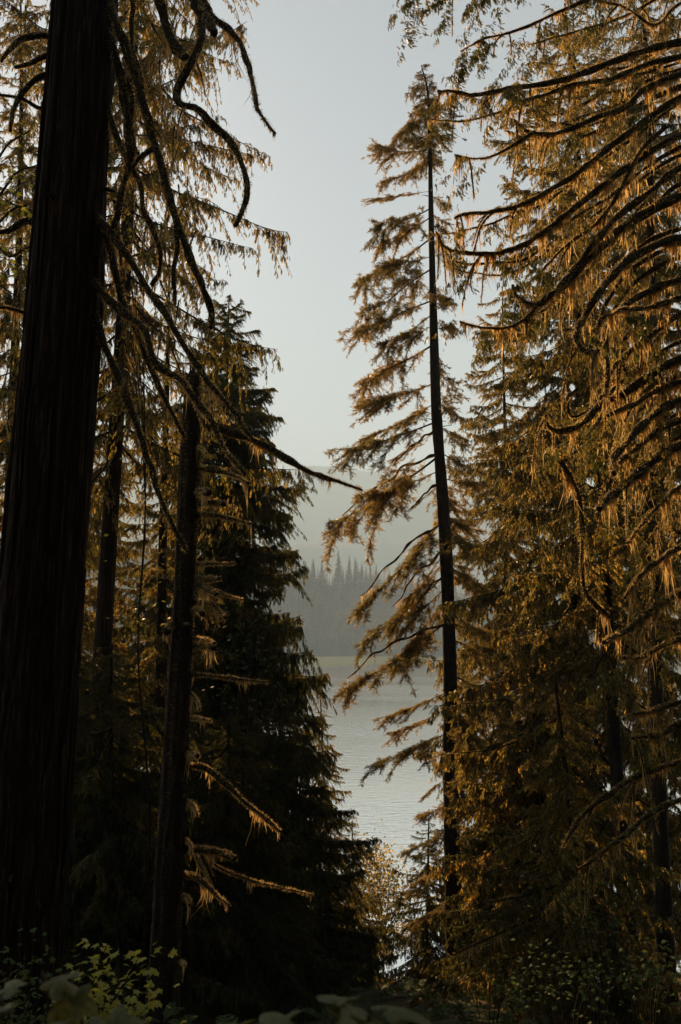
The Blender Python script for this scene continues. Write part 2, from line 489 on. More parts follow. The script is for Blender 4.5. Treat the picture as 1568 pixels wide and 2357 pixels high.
tv, tq, tt = tube([(0, 0, 0), (0, 0, .5), (0, 0, .98)], [.014, .009, .002], 5)
crest_tr = make_mesh('far_conifer_trunk', tv, tq, tt, M_TWIG)
for k, (px, py, h, lab) in enumerate(crest):
    p = at(px, py, 1365.0)
    h = max(h, p[2] - float(hill_near(p[0], 1365.0)) + 1)
    z0 = p[2] - h
    root, inv = thing('conifer', (p[0], 1365.0, z0), lab, 'conifer', 'conifers along the far hill crest')
    m = Matrix.Translation((p[0], 1365.0, z0)) @ Matrix.Rotation(k * 1.3, 4, 'Z') @ Matrix.Diagonal((h * 0.95, h * 0.95, h, 1))
    obj('trunk', crest_tr, root, inv, m); obj('crown', crest_me[k % 3], root, inv, m)

# ------------------------------------------------------------------ branch templates (wood and foliage, shared)
def branch_axis(L, droop, lift, wob, n=14):
    x = np.linspace(0, L, n)
    ph = rng.uniform(0, 6.28, 2)
    return np.stack([x, wob * L * 0.04 * np.sin(x / L * 5 + ph[0]) * x / L, -droop * x + lift * x ** 2 / L + 0.015 * L * np.sin(x / L * 7 + ph[1]) * x / L], -1)

def cedar_branch(L=4.0, droop=0.35, lift=0.30, nb=40, dens=1.0, mat=None, r0=0.035, hang=0.8, fs=(0.10, 0.23)):
    A = branch_axis(L, droop, lift, 1.8)
    w = Pack(); w.add(*tube(A, np.linspace(r0, 0.005, len(A)), 5))
    O, D, Z = [], [], []
    fine = spline(A, 200)
    ph = rng.uniform(0, 6.28, 2)
    for k in range(nb):
        s = 0.08 + 0.92 * rng.uniform(0, 1) ** 0.9
        cl = 0.6 + 0.4 * math.sin(s * 19 + ph[0]) * math.sin(s * 8 + ph[1])
        p = fine[int(s * 199)]
        l = L * (0.30 * (1 - s) ** 0.5 * (0.35 + 0.65 * min(1, s * 3)) + 0.07) * rng.uniform(0.35, 1.4) * cl
        ang = random.choice((-1, 1)) * math.radians(rng.uniform(15, 80))
        d0 = np.array([math.cos(ang), math.sin(ang), rng.uniform(-.5, .2)])
        hg = hang * rng.uniform(.5, 1.6)
        n = 8
        t = np.linspace(0, 1, n)[:, None]
        B = p + d0 * l * t + np.array([0.15, 0, -hg * 0.8]) * l * t ** 2
        w.add(*tube(B, np.linspace(r0 * 0.3, 0.005, n), 3))
        m = max(3, int(l / 0.021 * dens))
        tt = rng.uniform(0.08, 1, m)
        bp = spline(B, 60)[(tt * 59).astype(int)]
        td = norm(d0 + np.array([0.15, 0, -hg * 1.6]) * tt[:, None])
        O.append(bp + rng.normal(0, 0.02, (m, 3)))
        D.append(norm(td * 0.6 + rng.normal(0, 0.45, (m, 3)) + np.array([0, 0, -hg])))
        Z.append(rng.uniform(*fs, m) * (1.15 - 0.4 * tt))
    m = int(L * 22 * dens)
    tt = rng.uniform(0.05, 1, m)
    O.append(fine[(tt * 199).astype(int)]); D.append(norm(rng.normal(0, 0.6, (m, 3)) + np.array([0.4, 0, -hang]))); Z.append(rng.uniform(*fs, m))
    O, D, Z = np.vstack(O), np.vstack(D), np.concatenate(Z)
    V, Q = kites(O, D, perp(D), Z, CEDAR)
    return w.mesh('branch_wood', M_TWIG), make_mesh('branch_foliage', V, Q, None, mat or M_CEDAR)

def fir_branch(L=4.0, droop=0.22, lift=0.16, nb=34, dens=1.0, mat=None, r0=0.045, bare=0.10, fs=(0.10, 0.24)):
    A = branch_axis(L, droop, lift, 1.8)
    w = Pack(); w.add(*tube(A, np.linspace(r0, 0.006, len(A)), 5))
    fine = spline(A, 200)
    O, D, Z = [], [], []
    ph = rng.uniform(0, 6.28, 2)
    def clothe(B, d0, l, k):
        m = max(2, int(l / 0.034 * dens * k))
        tt = rng.uniform(0.05, 1, m)
        O.append(spline(B, 50)[(tt * 49).astype(int)])
        D.append(norm(d0 * 0.6 + rng.normal(0, 0.55, (m, 3)) + np.array([0, 0, -0.08])))
        Z.append(rng.uniform(*fs, m))
    for k in range(nb):
        s = bare + (1 - bare) * rng.uniform(0, 1) ** 0.85; p = fine[int(s * 199)]
        cl = 0.55 + 0.45 * math.sin(s * 17 + ph[0]) * math.sin(s * 7 + ph[1])
        if rng.uniform() > cl + 0.25: continue
        l = L * (0.25 * (1 - s) ** 0.5 + 0.08) * rng.exponential(0.55) * 1.2 + 0.12
        l = min(l, L * 0.42)
        ang = random.choice((-1, 1)) * math.radians(rng.uniform(12, 78))
        d0 = norm(np.array([math.cos(ang), math.sin(ang), rng.uniform(-.5, .4)]))
        t = np.linspace(0, 1, 6)[:, None]
        B = p + d0 * l * t + np.array([0.1, 0, -0.35]) * l * t ** 2
        w.add(*tube(B, np.linspace(r0 * 0.28, 0.004, 6), 3))
        clothe(B, d0, l, 1.0)
        for j in range(int(l / 0.22)):
            q = spline(B, 50)[int(rng.uniform(.2, .95) * 49)]
            d1 = norm(d0 + rng.normal(0, 0.6, 3) + np.array([0, 0, -.3])); l1 = l * rng.uniform(.18, .5)
            B1 = q + d1 * l1 * t + np.array([0, 0, -0.3]) * l1 * t ** 2
            w.add(*tube(B1, np.linspace(0.006, 0.003, 6), 3))
            clothe(B1, d1, l1, 1.0)
    m = int(L * 16 * dens * (1 - bare))
    tt = rng.uniform(bare, 1, m)
    O.append(fine[(tt * 199).astype(int)]); D.append(norm(rng.normal(0, 0.7, (m, 3)) + np.array([0.5, 0, -0.05]))); Z.append(rng.uniform(*fs, m))
    O, D, Z = np.vstack(O), np.vstack(D), np.concatenate(Z)
    V, Q = kites(O, D, perp(D), Z, FIR, 0.08)
    return w.mesh('branch_wood', M_TWIG), make_mesh('branch_foliage', V, Q, None, mat or M_FIR)

CED = [cedar_branch(dens=1.2, droop=rng.uniform(.3, .5), lift=rng.uniform(.2, .4)) for k in range(3)]
CEDG = [cedar_branch(droop=rng.uniform(.25, .55), lift=rng.uniform(.15, .45), mat=M_CEDARGOLD, dens=1.25) for k in range(6)]
CEDH = [cedar_branch(droop=rng.uniform(.3, .5), lift=rng.uniform(.25, .4), mat=M_CEDARGOLD, hang=1.3, nb=42, dens=0.85, fs=(0.09, 0.22)) for k in range(6)]
CEDD = [cedar_branch(droop=rng.uniform(.3, .55), lift=rng.uniform(.15, .4), nb=54, dens=1.4, hang=1.0) for k in range(5)]
FIRB = [fir_branch(nb=54, dens=1.6, bare=0.14, droop=rng.uniform(.12, .3), lift=rng.uniform(.08, .22)) for k in range(6)]

def basis(d, up=(0, 0, 1), roll=0.0):
    x = Vector(d).normalized(); u = Vector(up)
    y = u.cross(x).normalized(); z = x.cross(y)
    m = Matrix((x, y, z)).transposed().to_4x4()
    return m @ Matrix.Rotation(roll, 4, 'X')

def put_branch(root, inv, tmpl, p, d, length, L0=4.0, roll=0.0, thick=1.0):
    s = length / L0
    m = Matrix.Translation(Vector(p)) @ basis(d, roll=roll) @ Matrix.Diagonal((s, s * thick, s * thick, 1))
    b = obj('branch', tmpl[0], root, inv, m)
    obj('foliage', tmpl[1], b)['kind'] = 'stuff'
    return b

def trunk_path(lo, hi, Y, top_z=None, top_px=None, n=24, bend=0.12):
    """line through two picture points at the distance Y, carried down into the ground and up to top_z"""
    a, b = at(*lo, Y), at(*hi, Y)
    d = (b - a) / (b[2] - a[2])
    gz = float(ground_z(a[0] + d[0] * (-10), Y))
    for _ in range(3):
        base = a + d * (gz - a[2]); gz = float(ground_z(base[0], Y))
    tz = top_z if top_z is not None else b[2]
    z = np.linspace(gz - 0.4, tz, n)
    P = a + d[None, :] * (z - a[2])[:, None]
    P[:, 0] += bend * np.sin((z - gz) * 0.21 + lo[0]) * 0.6
    P[:, 1] += bend * np.sin((z - gz) * 0.17 + lo[0] * 2)
    return P

def flare(P, r0, r1, k=0.6):
    h = P[:, 2] - P[0, 2]; H = h[-1]
    t = h / H
    return r1 + (r0 - r1) * (1 - t) ** 0.9 + r0 * k * np.exp(-h / (r0 * 2.2))

def bark_rad(seed, freq=11, amp=0.07):
    r = np.random.default_rng(seed); ph = r.uniform(0, 6.28, 8); ph2 = r.uniform(0, 6.28, 8)
    def f(i, a):
        v = np.zeros(np.broadcast(i, a).shape)
        for k in range(5):
            fr = int(freq * (0.6 + 0.45 * k))
            v = v + np.sin(fr * a + ph[k] + 0.9 * np.sin(i * 0.16 * (k + 1) * 0.7 + ph2[k])) / (1 + 0.5 * k)
        rag = np.random.default_rng(seed + 1).normal(0, 0.16 * amp, v.shape)
        brk = np.sin(i * 0.9 + 5 * np.sin(a * freq * .5)) * 0.12 * amp
        return 1 + amp * np.clip(v * 0.6, -1, 1) + rag + brk + 0.03 * np.sin(3 * a + ph[6] + i * 0.03)
    return f

def conifer(name, label, lo, hi, Y, r0, tmpls, n, R, z0f=0.12, top_z=None, r1=0.03, droop=(0.15, -0.45), bark=None, prof=0.75,
            sides=14, group=None, yaw=None, cat='tree', thick=1.0, rings=40, tip=0.12):
    P = trunk_path(lo, hi, Y, top_z, n=rings)
    root, inv = thing(name, P[0] + np.array([0, 0, 0.4]), label, cat, group)
    Rr = flare(P, r0, r1)
    V, Q, T = tube(P, Rr, sides, bark_rad(int(lo[0] * 7 + Y), 7, 0.06))
    obj('trunk', make_mesh('trunk', V, Q, T, bark or M_CEDARBARK, True), root, inv)
    H = P[-1, 2] - P[0, 2]
    fine = spline(P, 400)
    ga = 0.0
    n = int(n * 1.6)
    for k in range(n):
        t = z0f + (1 - z0f) * (max(0, k + rng.uniform(-.4, .4)) / n) ** 0.85
        t = min(max(t, 0.02), 0.995)
        p = fine[int(t * 399)]
        c = (t - z0f) / (1 - z0f)
        l = R * max(tip, (1 - c) ** prof) * rng.uniform(0.7, 1.18)
        ga += 2.399963 + rng.uniform(-.3, .3)
        a = ga if yaw is None else rng.uniform(*yaw)
        pit = droop[1] + (droop[0] - droop[1]) * c + rng.uniform(-.28, .28)
        d = (math.cos(a) * math.cos(pit), math.sin(a) * math.cos(pit), math.sin(pit))
        put_branch(root, inv, tmpls[int(rng.integers(len(tmpls)))], p, d, l, roll=rng.uniform(-.25, .25), thick=thick)
    return root, inv, P, Rr

# ------------------------------------------------------------------ mossy limbs
def moss_on(path, R, per_m, lmax, clump=0.5, fuzz=90, under=True):
    """hanging strands and short fuzz along a limb; quads"""
    seg = np.linalg.norm(np.diff(path, axis=0), axis=1); Ltot = seg.sum()
    cum = np.concatenate([[0], np.cumsum(seg)])
    out = Pack()
    def pts(n):
        s = rng.uniform(0.02, 1, n) * Ltot
        i = np.clip(np.searchsorted(cum, s) - 1, 0, len(path) - 2)
        f = ((s - cum[i]) / np.maximum(seg[i], 1e-6))[:, None]
        return s, path[i] * (1 - f) + path[i + 1] * f, norm(path[i + 1] - path[i]), R[i] * (1 - f[:, 0]) + R[i + 1] * f[:, 0]
    n = int(per_m * Ltot)
    if n > 0:
        s, p, tn, r = pts(n)
        ph = rng.uniform(0, 6.28, 3)
        cl = np.clip(0.5 + 0.5 * np.sin(s * 4.1 + ph[0]) + 0.45 * np.sin(s * 9.7 + ph[1]) + 0.3 * np.sin(s * 1.3 + ph[2]), 0.03, 1.6)
        ln = lmax * (1 - clump + clump * cl ** 2.2) * rng.exponential(0.6, n).clip(0.05, 2.2)
        side = norm(np.cross(tn, np.array([0, 0, 1.0])) + 1e-6)
        off = rng.uniform(-0.9, 0.9, n)
        o = p + side * (off * r)[:, None] - np.array([0, 0, 1.0]) * (r * np.sqrt(1 - off ** 2) * 0.85)[:, None]
        a = rng.uniform(0, 6.28, n)
        S = np.stack([np.cos(a), np.sin(a), 0 * a], -1)
        w = rng.uniform(0.004, 0.011, n)[:, None]
        sway = rng.normal(0, 0.09, (n, 3)); sway[:, 2] = 0
        m = o + (np.array([0, 0, -1.0]) + sway) * (ln * 0.55)[:, None]
        e = o + (np.array([0, 0, -1.0]) + sway * 1.6 + rng.normal(0, 0.05, (n, 3))) * ln[:, None]
        V = np.stack([o - S * w * 1.5, o + S * w * 1.5, m + S * w * 0.9, m - S * w * 0.9, e + S * 0.0015, e - S * 0.0015], 1).reshape(-1, 3)
        b = np.arange(n)[:, None] * 6
        out.add(V, np.vstack([b + np.array([0, 1, 2, 3]), b + np.array([3, 2, 4, 5])]))
    n = int(fuzz * Ltot)
    if n > 0:
        s, p, tn, r = pts(n)
        d = perp(tn); o = p + d * (r * 0.9)[:, None]
        ln = rng.uniform(0.012, 0.055, n)[:, None]
        S = perp(d); w = rng.uniform(0.002, 0.006, n)[:, None]
        dd = norm(d + rng.normal(0, 0.4, (n, 3)) + np.array([0, 0, -0.25]))
        e = o + dd * ln
        V = np.stack([o - S * w, o + S * w, e + S * w * 0.3, e - S * w * 0.3], 1).reshape(-1, 3)
        out.add(V, np.arange(n * 4).reshape(-1, 4))
    return out

def limb(root, inv, pts, r0, r1, per_m=70, lmax=0.22, fuzz=160, sides=8, n=None, clump=0.7, knob=0.16, name='limb', mat=None, sprays=0, spray_t=None, spray_len=(0.8, 1.4)):
    P = np.array(pts, float)
    Lr = np.linalg.norm(np.diff(P, axis=0), axis=1).sum()
    n = n or max(8, int(Lr / 0.10))
    C = spline(P, n)
    C += np.cumsum(rng.normal(0, 0.007, C.shape), axis=0) * np.linspace(0, 1, n)[:, None]
    t = np.linspace(0, 1, n)
    R = r1 + (r0 - r1) * (1 - t) ** 0.8
    sw = 1 + knob * (np.sin(t * Lr * 5 + rng.uniform(0, 6)) * 0.6 + np.sin(t * Lr * 11 + rng.uniform(0, 6)) * 0.4)
    R = R * sw
    lump = rng.uniform(0, 6.28, 4)
    def f(i, a): return 1 + 0.13 * np.sin(2 * a + lump[0] + i * 0.5) + 0.10 * np.sin(3 * a + lump[1] - i * 0.83)
    V, Q, T = tube(C, R, sides, f)
    o = obj(name, make_mesh(name, V, Q, T, mat or M_MOSSBARK, True), root, inv)
    mp = moss_on(C, R, per_m, lmax, clump, fuzz)
    if mp.n:
        obj('moss', mp.mesh('moss', M_MOSS), o)['kind'] = 'stuff'
    for k in range(sprays):
        q = rng.uniform(0.25, 1.0); p = C[int(q * (n - 1))]
        tn = norm(C[min(n - 1, int(q * (n - 1)) + 1)] - C[max(0, int(q * (n - 1)) - 1)])
        sd = norm(np.cross(tn, np.array([0, 0, 1.0]))) * random.choice((-1, 1))
        d = tn * rng.uniform(0.2, 0.8) + sd * rng.uniform(0.3, 0.9) + np.array([0, 0, rng.uniform(-.5, .0)])
        tm = spray_t[int(rng.integers(len(spray_t)))]
        ln = rng.uniform(*spray_len); s = ln / 4.0
        b = obj('foliage', tm[1], o, None, Matrix.Translation(Vector(p)) @ basis(d) @ Matrix.Diagonal((s, s, s, 1)))
    return C, R, o

def poly(pp, conv, Y0, Y1, wob=0.0):
    """picture polyline to points, distance running from Y0 to Y1"""
    n = len(pp); out = []
    for k, (u, v) in enumerate(pp):
        x, y = conv(u, v); f = k / max(1, n - 1)
        out.append(at(x, y, Y0 + (Y1 - Y0) * f + wob * math.sin(k * 1.7 + u)))
    return out

r1c = lambda u, v: (u * 0.44, v * 0.44)                    # close-ups the outlines were read from
r2c = lambda u, v: (u * 0.50, 784 + v * 0.50)
r3c = lambda u, v: (u * 0.50, 1568 + v * 0.50)
r4c = lambda u, v: (752.6 + u * 0.52, v * 0.52)
r5c = lambda u, v: (752.6 + u * 0.52, 784 + v * 0.52)
r6c = lambda u, v: (752.6 + u * 0.52, 1568 + v * 0.52)
ful = lambda u, v: (u, v)
SPR = [cedar_branch(L=1.2, droop=0.3, lift=0.1, nb=18, dens=0.8, r0=0.008, mat=M_CEDAR, hang=0.9, fs=(0.07, 0.16)) for k in range(5)]
SPRG = [cedar_branch(L=1.2, droop=0.3, lift=0.1, nb=17, dens=0.7, r0=0.008, mat=M_CEDARGOLD, hang=1.0, fs=(0.07, 0.16)) for k in range(5)]

def add_sprays(o, C, tm, n, ln=(0.8, 1.4), t0=0.25, down=0.3):
    m = len(C)
    for k in range(n):
        q = rng.uniform(t0, 1.0); i = int(q * (m - 1)); p = C[i]
        tn = norm(C[min(m - 1, i + 1)] - C[max(0, i - 1)])
        sd = norm(np.cross(tn, np.array([0, 0, 1.0]))) * random.choice((-1, 1))
        d = tn * rng.uniform(0.2, 0.8) + sd * rng.uniform(0.2, 0.9) + np.array([0, 0, -rng.uniform(0, 1) * down * 2])
        s = rng.uniform(*ln) / 1.2
        t = tm[int(rng.integers(len(tm)))]
        m4 = Matrix.Translation(Vector(p)) @ basis(d) @ Matrix.Diagonal((s, s, s, 1))
        obj('foliage', t[1], o, None, m4)['kind'] = 'stuff'

# ------------------------------------------------------------------ great cedar trunk in the left foreground
YA = 12.0
ctr = [(238, -700), (222, -350), (196, 0), (170, 410), (125, 1000), (85, 1500), (50, 1900), (22, 2200), (0, 2420), (-10, 2700)]
hpx = [52, 60, 69, 72.5, 83, 91, 99, 108, 122, 150]
PA = np.array([at(x, y, YA) for x, y in ctr])[::-1]
depth = PA[:, 1] * CP + PA[:, 2] * SP
RA = (np.array(hpx[::-1]) / F) * depth
nA = 220
CA = spline(PA, nA); RAs = np.interp(np.linspace(0, 1, nA), np.linspace(0, 1, len(RA)), RA)
rootA, invA = thing('cedar_tree', (CA[0][0], CA[0][1], float(ground_z(CA[0][0], CA[0][1]))), 'huge dark cedar trunk with furrowed bark filling the left side of the view', 'tree')
V, Q, T = tube(CA, RAs, 150, bark_rad(5, 16, 0.055))
obj('trunk', make_mesh('trunk', V, Q, T, M_CEDARBARK, True), rootA, invA)
# long strips of bark standing proud of the trunk
for k in range(110):
    a = rng.uniform(0, 6.28); i0 = int(rng.uniform(0, nA - 60)); ln = int(rng.uniform(14, 46))
    idx = np.arange(i0, i0 + ln, 2)
    aa = a + 0.10 * np.sin(idx * 0.09 + k) + 0.03 * np.sin(idx * 0.3)
    rr = RAs[idx] * (1.02 + 0.03 * np.sin(np.linspace(0, 3.14, len(idx))))
    pc = CA[idx] + np.stack([np.cos(aa) * rr, np.sin(aa) * rr, 0 * rr], -1)
    V, Q, T = tube(pc, np.interp(np.linspace(0, 1, len(idx)), [0, .15, .8, 1], [.004, .026, .028, .003]) * rng.uniform(0.5, 1.6), 5)
    obj('bark_strip', make_mesh('bark_strip', V, Q, T, M_CEDARBARK, True), rootA, invA)

for k in range(14):      # broken branch bases on the trunk
    i = int(rng.uniform(30, nA - 70)); a = rng.uniform(-3.1, 0.1); ln = rng.uniform(.08, .3)
    d = np.array([math.cos(a), math.sin(a), rng.uniform(-.3, .3)])
    p = CA[i] + d * RAs[i] * .9
    V, Q, T = tube([p, p + d * ln * .5, p + d * ln + np.array([0, 0, -.03])], [rng.uniform(.04, .07), .035, .012], 8)
    obj('stub', make_mesh('stub', V, Q, T, M_CEDARBARK, True), rootA, invA)

def onA(py, side=1):
    """point inside the great trunk level with picture row py"""
    x = np.interp(py, [c[1] for c in ctr], [c[0] for c in ctr])
    return at(x + 40 * side, py, YA)

LA = [  # outline, base radius, tip radius, distance at start and end, point on the trunk where it grows
    ([(600, 100), (660, 260), (720, 450), (770, 620), (830, 820), (880, 1020), (930, 1200), (980, 1380), (1040, 1530), (1085, 1650), (1080, 1720)], .055, .035, 11.6, 11.0, -40, .14),
    ([(600, 270), (640, 430), (660, 560), (670, 700), (690, 800), (660, 920), (630, 1050), (590, 1190)], .06, .03, 11.8, 11.5, 40, .2),
    ([(560, 560), (600, 690), (640, 790), (690, 850)], .045, .02, 11.9, 11.7, 210, .2),
    ([(520, 1150), (600, 1240), (700, 1390), (790, 1530), (870, 1640), (950, 1780), (1040, 1905), (1140, 2030), (1240, 2150), (1325, 2280)], .05, .02, 11.8, 10.6, 480, .12),
    ([(500, 1490), (560, 1560), (650, 1640), (760, 1740), (815, 1905), (940, 1985), (1000, 2065), (1090, 2190), (1170, 2350), (1290, 2500)], .055, .018, 11.8, 10.2, 630, .12),
    ([(560, 1240), (600, 1400), (640, 1560), (700, 1680), (750, 1790), (820, 1960), (905, 2140), (990, 2285)], .05, .02, 11.9, 11.2, 530, .2),
    ([(560, -160), (760, -120), (830, 0), (870, 130), (900, 210), (960, 270), (992, 292)], .06, .055, 11.8, 11.2, -90, .3),
    ([(560, -300), (860, -220), (1010, 0), (1060, 80), (1090, 140), (1100, 180)], .065, .045, 11.8, 10.9, -150, .3),
    ([(1020, 20), (1055, 100), (1050, 220), (980, 370), (930, 470), (940, 540), (1030, 570), (1110, 650), (1200, 740), (1260, 830), (1290, 930), (1300, 990), (1290, 1060), (1260, 1130), (1230, 1180)], .05, .024, 10.9, 10.3, None, .2),
    ([(560, -420), (900, -250), (1070, 20), (1110, 90), (1190, 150), (1250, 220), (1280, 310), (1310, 420), (1330, 540), (1360, 620), (1440, 725)], .055, .012, 11.8, 10.4, -200, .28),
    ([(590, -120), (690, 0), (690, 120), (700, 260), (740, 380), (750, 470)], .035, .02, 11.9, 11.6, -80, .16),
    ([(690, 880), (740, 980), (750, 1100), (800, 1200), (840, 1330), (830, 1440), (790, 1500)], .035, .022, 11.6, 11.2, None, .2),
    ([(640, 380), (690, 500), (690, 640), (720, 770), (740, 800)], .03, .018, 11.7, 11.5, None, .15),
    ([(600, 1050), (615, 1150), (630, 1300), (640, 1400)], .03, .015, 11.6, 11.6, None, .15),
    ([(500, 1660), (540, 1790), (600, 1930), (680, 2120), (740, 2290), (790, 2430), (850, 2600), (930, 2780), (1000, 2900)], .05, .02, 11.9, 11.0, 700, .14),
    ([(920, 1180), (930, 1290), (905, 1420), (910, 1540), (905, 1580)], .028, .02, 11.1, 11.1, None, .16),
    ([(760, 620), (830, 700), (850, 760)], .02, .008, 11.4, 11.2, None, .1),
    ([(800, 780), (720, 830), (690, 880)], .03, .02, 11.4, 11.6, None, .15),
    ([(285, 190), (200, 190), (110, 210), (50, 270), (0, 330)], .05, .02, 11.9, 11.3, 75, .12),
    ([(275, 280), (230, 300), (180, 330), (100, 350)], .05, .02, 11.9, 11.6, 110, .16),
    ([(258, 390), (190, 420), (130, 490), (90, 580), (75, 680)], .045, .02, 11.9, 11.4, 160, .15),
    ([(250, 570), (190, 560), (120, 510), (0, 485)], .03, .018, 11.9, 11.6, 250, .12),
    ([(205, 1160), (150, 1155), (110, 1160), (50, 1200), (-20, 1200)], .05, .025, 11.9, 11.5, 500, .12),
    ([(180, 1650), (60, 1610), (-40, 1600)], .03, .018, 11.9, 11.5, 720, .12),
]
for pts, ra, rb, Y0, Y1, att, lm in LA:
    P = poly(pts, r1c, Y0, Y1, 0.06)
    if att is not None:
        P = [onA(att, 1 if P[0][0] > onA(att, 0)[0] else -1)] + P
    C, R, o = limb(rootA, invA, P, ra * 1.3, rb * 1.3, per_m=130, lmax=lm * 0.55, fuzz=330, sides=9)
for k in range(70):      # thin dead twigs hanging from the big limbs
    u, v = rng.uniform(600, 1050), rng.uniform(0, 2000)
    ln = rng.uniform(60, 240); dx = rng.uniform(-60, 90)
    P = poly([(u, v), (u + dx * .3 + rng.uniform(-15, 15), v + ln * .4), (u + dx, v + ln)], r1c, 11.6 + rng.uniform(-.6, .6), 11.5, 0.02)
    limb(rootA, invA, P, rng.uniform(.010, .018), .005, per_m=80, lmax=0.10, fuzz=120, sides=5, name='twig')

# ------------------------------------------------------------------ dead snag with mossy stubs
YC = 17.0
cs = [(447, 868), (443, 930), (436, 1100), (428, 1300), (418, 1500), (405, 1750), (393, 1950), (380, 2200), (368, 2420), (360, 2650)]
hw = [17, 20, 22, 23.5, 25.5, 28, 31, 35, 41, 50]
PC = np.array([at(x, y, YC) for x, y in cs])[::-1]
RC = (np.array(hw[::-1]) / F) * (PC[:, 1] * CP + PC[:, 2] * SP)
CC = spline(PC, 160); RCs = np.interp(np.linspace(0, 1, 160), np.linspace(0, 1, len(RC)), RC)
rootC, invC = thing('snag', (CC[0][0], YC, float(ground_z(CC[0][0], YC))), 'broken-topped dead trunk with short mossy branch stubs on its right side', 'dead tree')
V, Q, T = tube(CC, RCs, 56, bark_rad(9, 8, 0.11))
o = obj('trunk', make_mesh('trunk', V, Q, T, M_FIRBARK, True), rootC, invC)
obj('moss', moss_on(CC[20:], RCs[20:], 40, 0.06, 0.5, 1500).mesh('moss', M_MOSS), o)['kind'] = 'stuff'
# jagged broken top
for k in range(7):
    a = k * 0.9; p = CC[-1] + np.array([math.cos(a) * .10, math.sin(a) * .10, -.1])
    V, Q, T = tube([p, p + np.array([.01, 0, .12 + .05 * (k % 3)]), p + np.array([.02 * math.cos(a), 0, .22 + .09 * (k % 4)])], [.05, .035, .008], 5)
    obj('splinter', make_mesh('splinter', V, Q, T, M_FIRBARK), rootC, invC)
stubs = [
    ([(905, 220), (950, 232), (1000, 230)], r2c, .05, .03), ([(905, 310), (945, 300), (985, 288)], r2c, .07, .03),
    ([(905, 365), (1000, 400), (1150, 450), (1300, 530), (1420, 600), (1500, 635), (1675, 700)], r2c, .085, .018),
    ([(900, 490), (930, 495), (945, 520)], r2c, .03, .015),
    ([(905, 590), (1000, 598), (1090, 625), (1155, 660)], r2c, .05, .02), ([(895, 705), (930, 695), (968, 700)], r2c, .07, .05),
    ([(900, 750), (960, 748), (1035, 758)], r2c, .055, .045), ([(900, 803), (980, 800), (1060, 818), (1160, 842)], r2c, .05, .018),
    ([(895, 1030), (970, 1025), (1085, 1032)], r2c, .035, .018), ([(890, 1095), (950, 1098), (1015, 1093)], r2c, .05, .045),
    ([(890, 1135), (950, 1135), (1005, 1160)], r2c, .055, .045), ([(990, 1150), (1050, 1175), (1115, 1195)], r2c, .03, .012),
    ([(890, 1200), (970, 1208), (1010, 1235), (1043, 1265)], r2c, .045, .03), ([(885, 1245), (910, 1240), (932, 1260)], r2c, .06, .05),
    ([(880, 1372), (940, 1375), (990, 1392)], r2c, .04, .03), ([(880, 1410), (940, 1408), (990, 1415)], r2c, .045, .04),
    ([(875, 1535), (960, 1540), (1080, 1552), (1245, 1562)], r2c, .035, .014), ([(815, 1300), (780, 1310), (765, 1335)], r2c, .06, .05),
    ([(840, 300), (815, 305), (808, 330)], r2c, .05, .035),
    ([(878, 50), (905, 85), (922, 130)], r3c, .025, .015), ([(872, 168), (920, 166), (968, 178)], r3c, .035, .014),
    ([(865, 342), (890, 340), (915, 347)], r3c, .05, .045), ([(870, 385), (950, 400), (1040, 470), (1130, 560), (1220, 630), (1285, 690)], r3c, .055, .02),
    ([(850, 765), (960, 778), (1040, 800), (1090, 832)], r3c, .065, .045), ([(850, 885), (920, 908), (1000, 985), (1050, 1030)], r3c, .05, .015),
    ([(838, 990), (865, 995), (876, 1030)], r3c, .04, .02), ([(905, 800), (930, 850), (970, 925)], r3c, .03, .015),
    ([(860, 550), (890, 570), (905, 610)], r3c, .03, .015), ([(855, 725), (880, 750), (885, 790)], r3c, .02, .012),
    ([(822, 1290), (850, 1295), (856, 1310)], r3c, .018, .012),
    ([(940, 780), (1000, 850), (1150, 910), (1300, 945), (1450, 980)], r3c, .03, .008),
]
for pts, cv, ra, rb in stubs:
    P = poly(pts, cv, YC, YC - 0.9, 0.03)
    limb(rootC, invC, P, ra * 1.25, rb * 1.25, per_m=170, lmax=0.12, fuzz=700, sides=9, clump=0.9, name='stub', knob=0.26)
# shelf fungus on the trunk
a = np.linspace(0, math.pi, 9); V = [(0, 0, 0)] ; 
c0 = at(430, 1436, YC - 0.24)
ring = [(math.cos(t) * .085, -math.sin(t) * .10, 0.0) for t in a]
Vb = np.array([(0, 0, .045)] + [(x * .5, y * .5, .035) for x, y, z in ring] + ring + [(x * .55, y * .55, -.03) for x, y, z in ring] + [(0, 0, -.04)])
Tb = []; Qb = []
for k in range(8):
    Tb += [(0, 1 + k, 2 + k), (28, 20 + k, 19 + k)]
    Qb += [(1 + k, 10 + k, 11 + k, 2 + k), (10 + k, 19 + k, 20 + k, 11 + k)]
M_FUNGUS = bark_mat('shelf fungus', (0.16, 0.10, 0.06), (0.28, 0.18, 0.11), (0.4, 0.28, 0.18), (20, 20, 20), 0.2)
obj('bracket_fungus', make_mesh('bracket_fungus', Vb + c0, Qb, Tb, M_FUNGUS, True), rootC, invC)

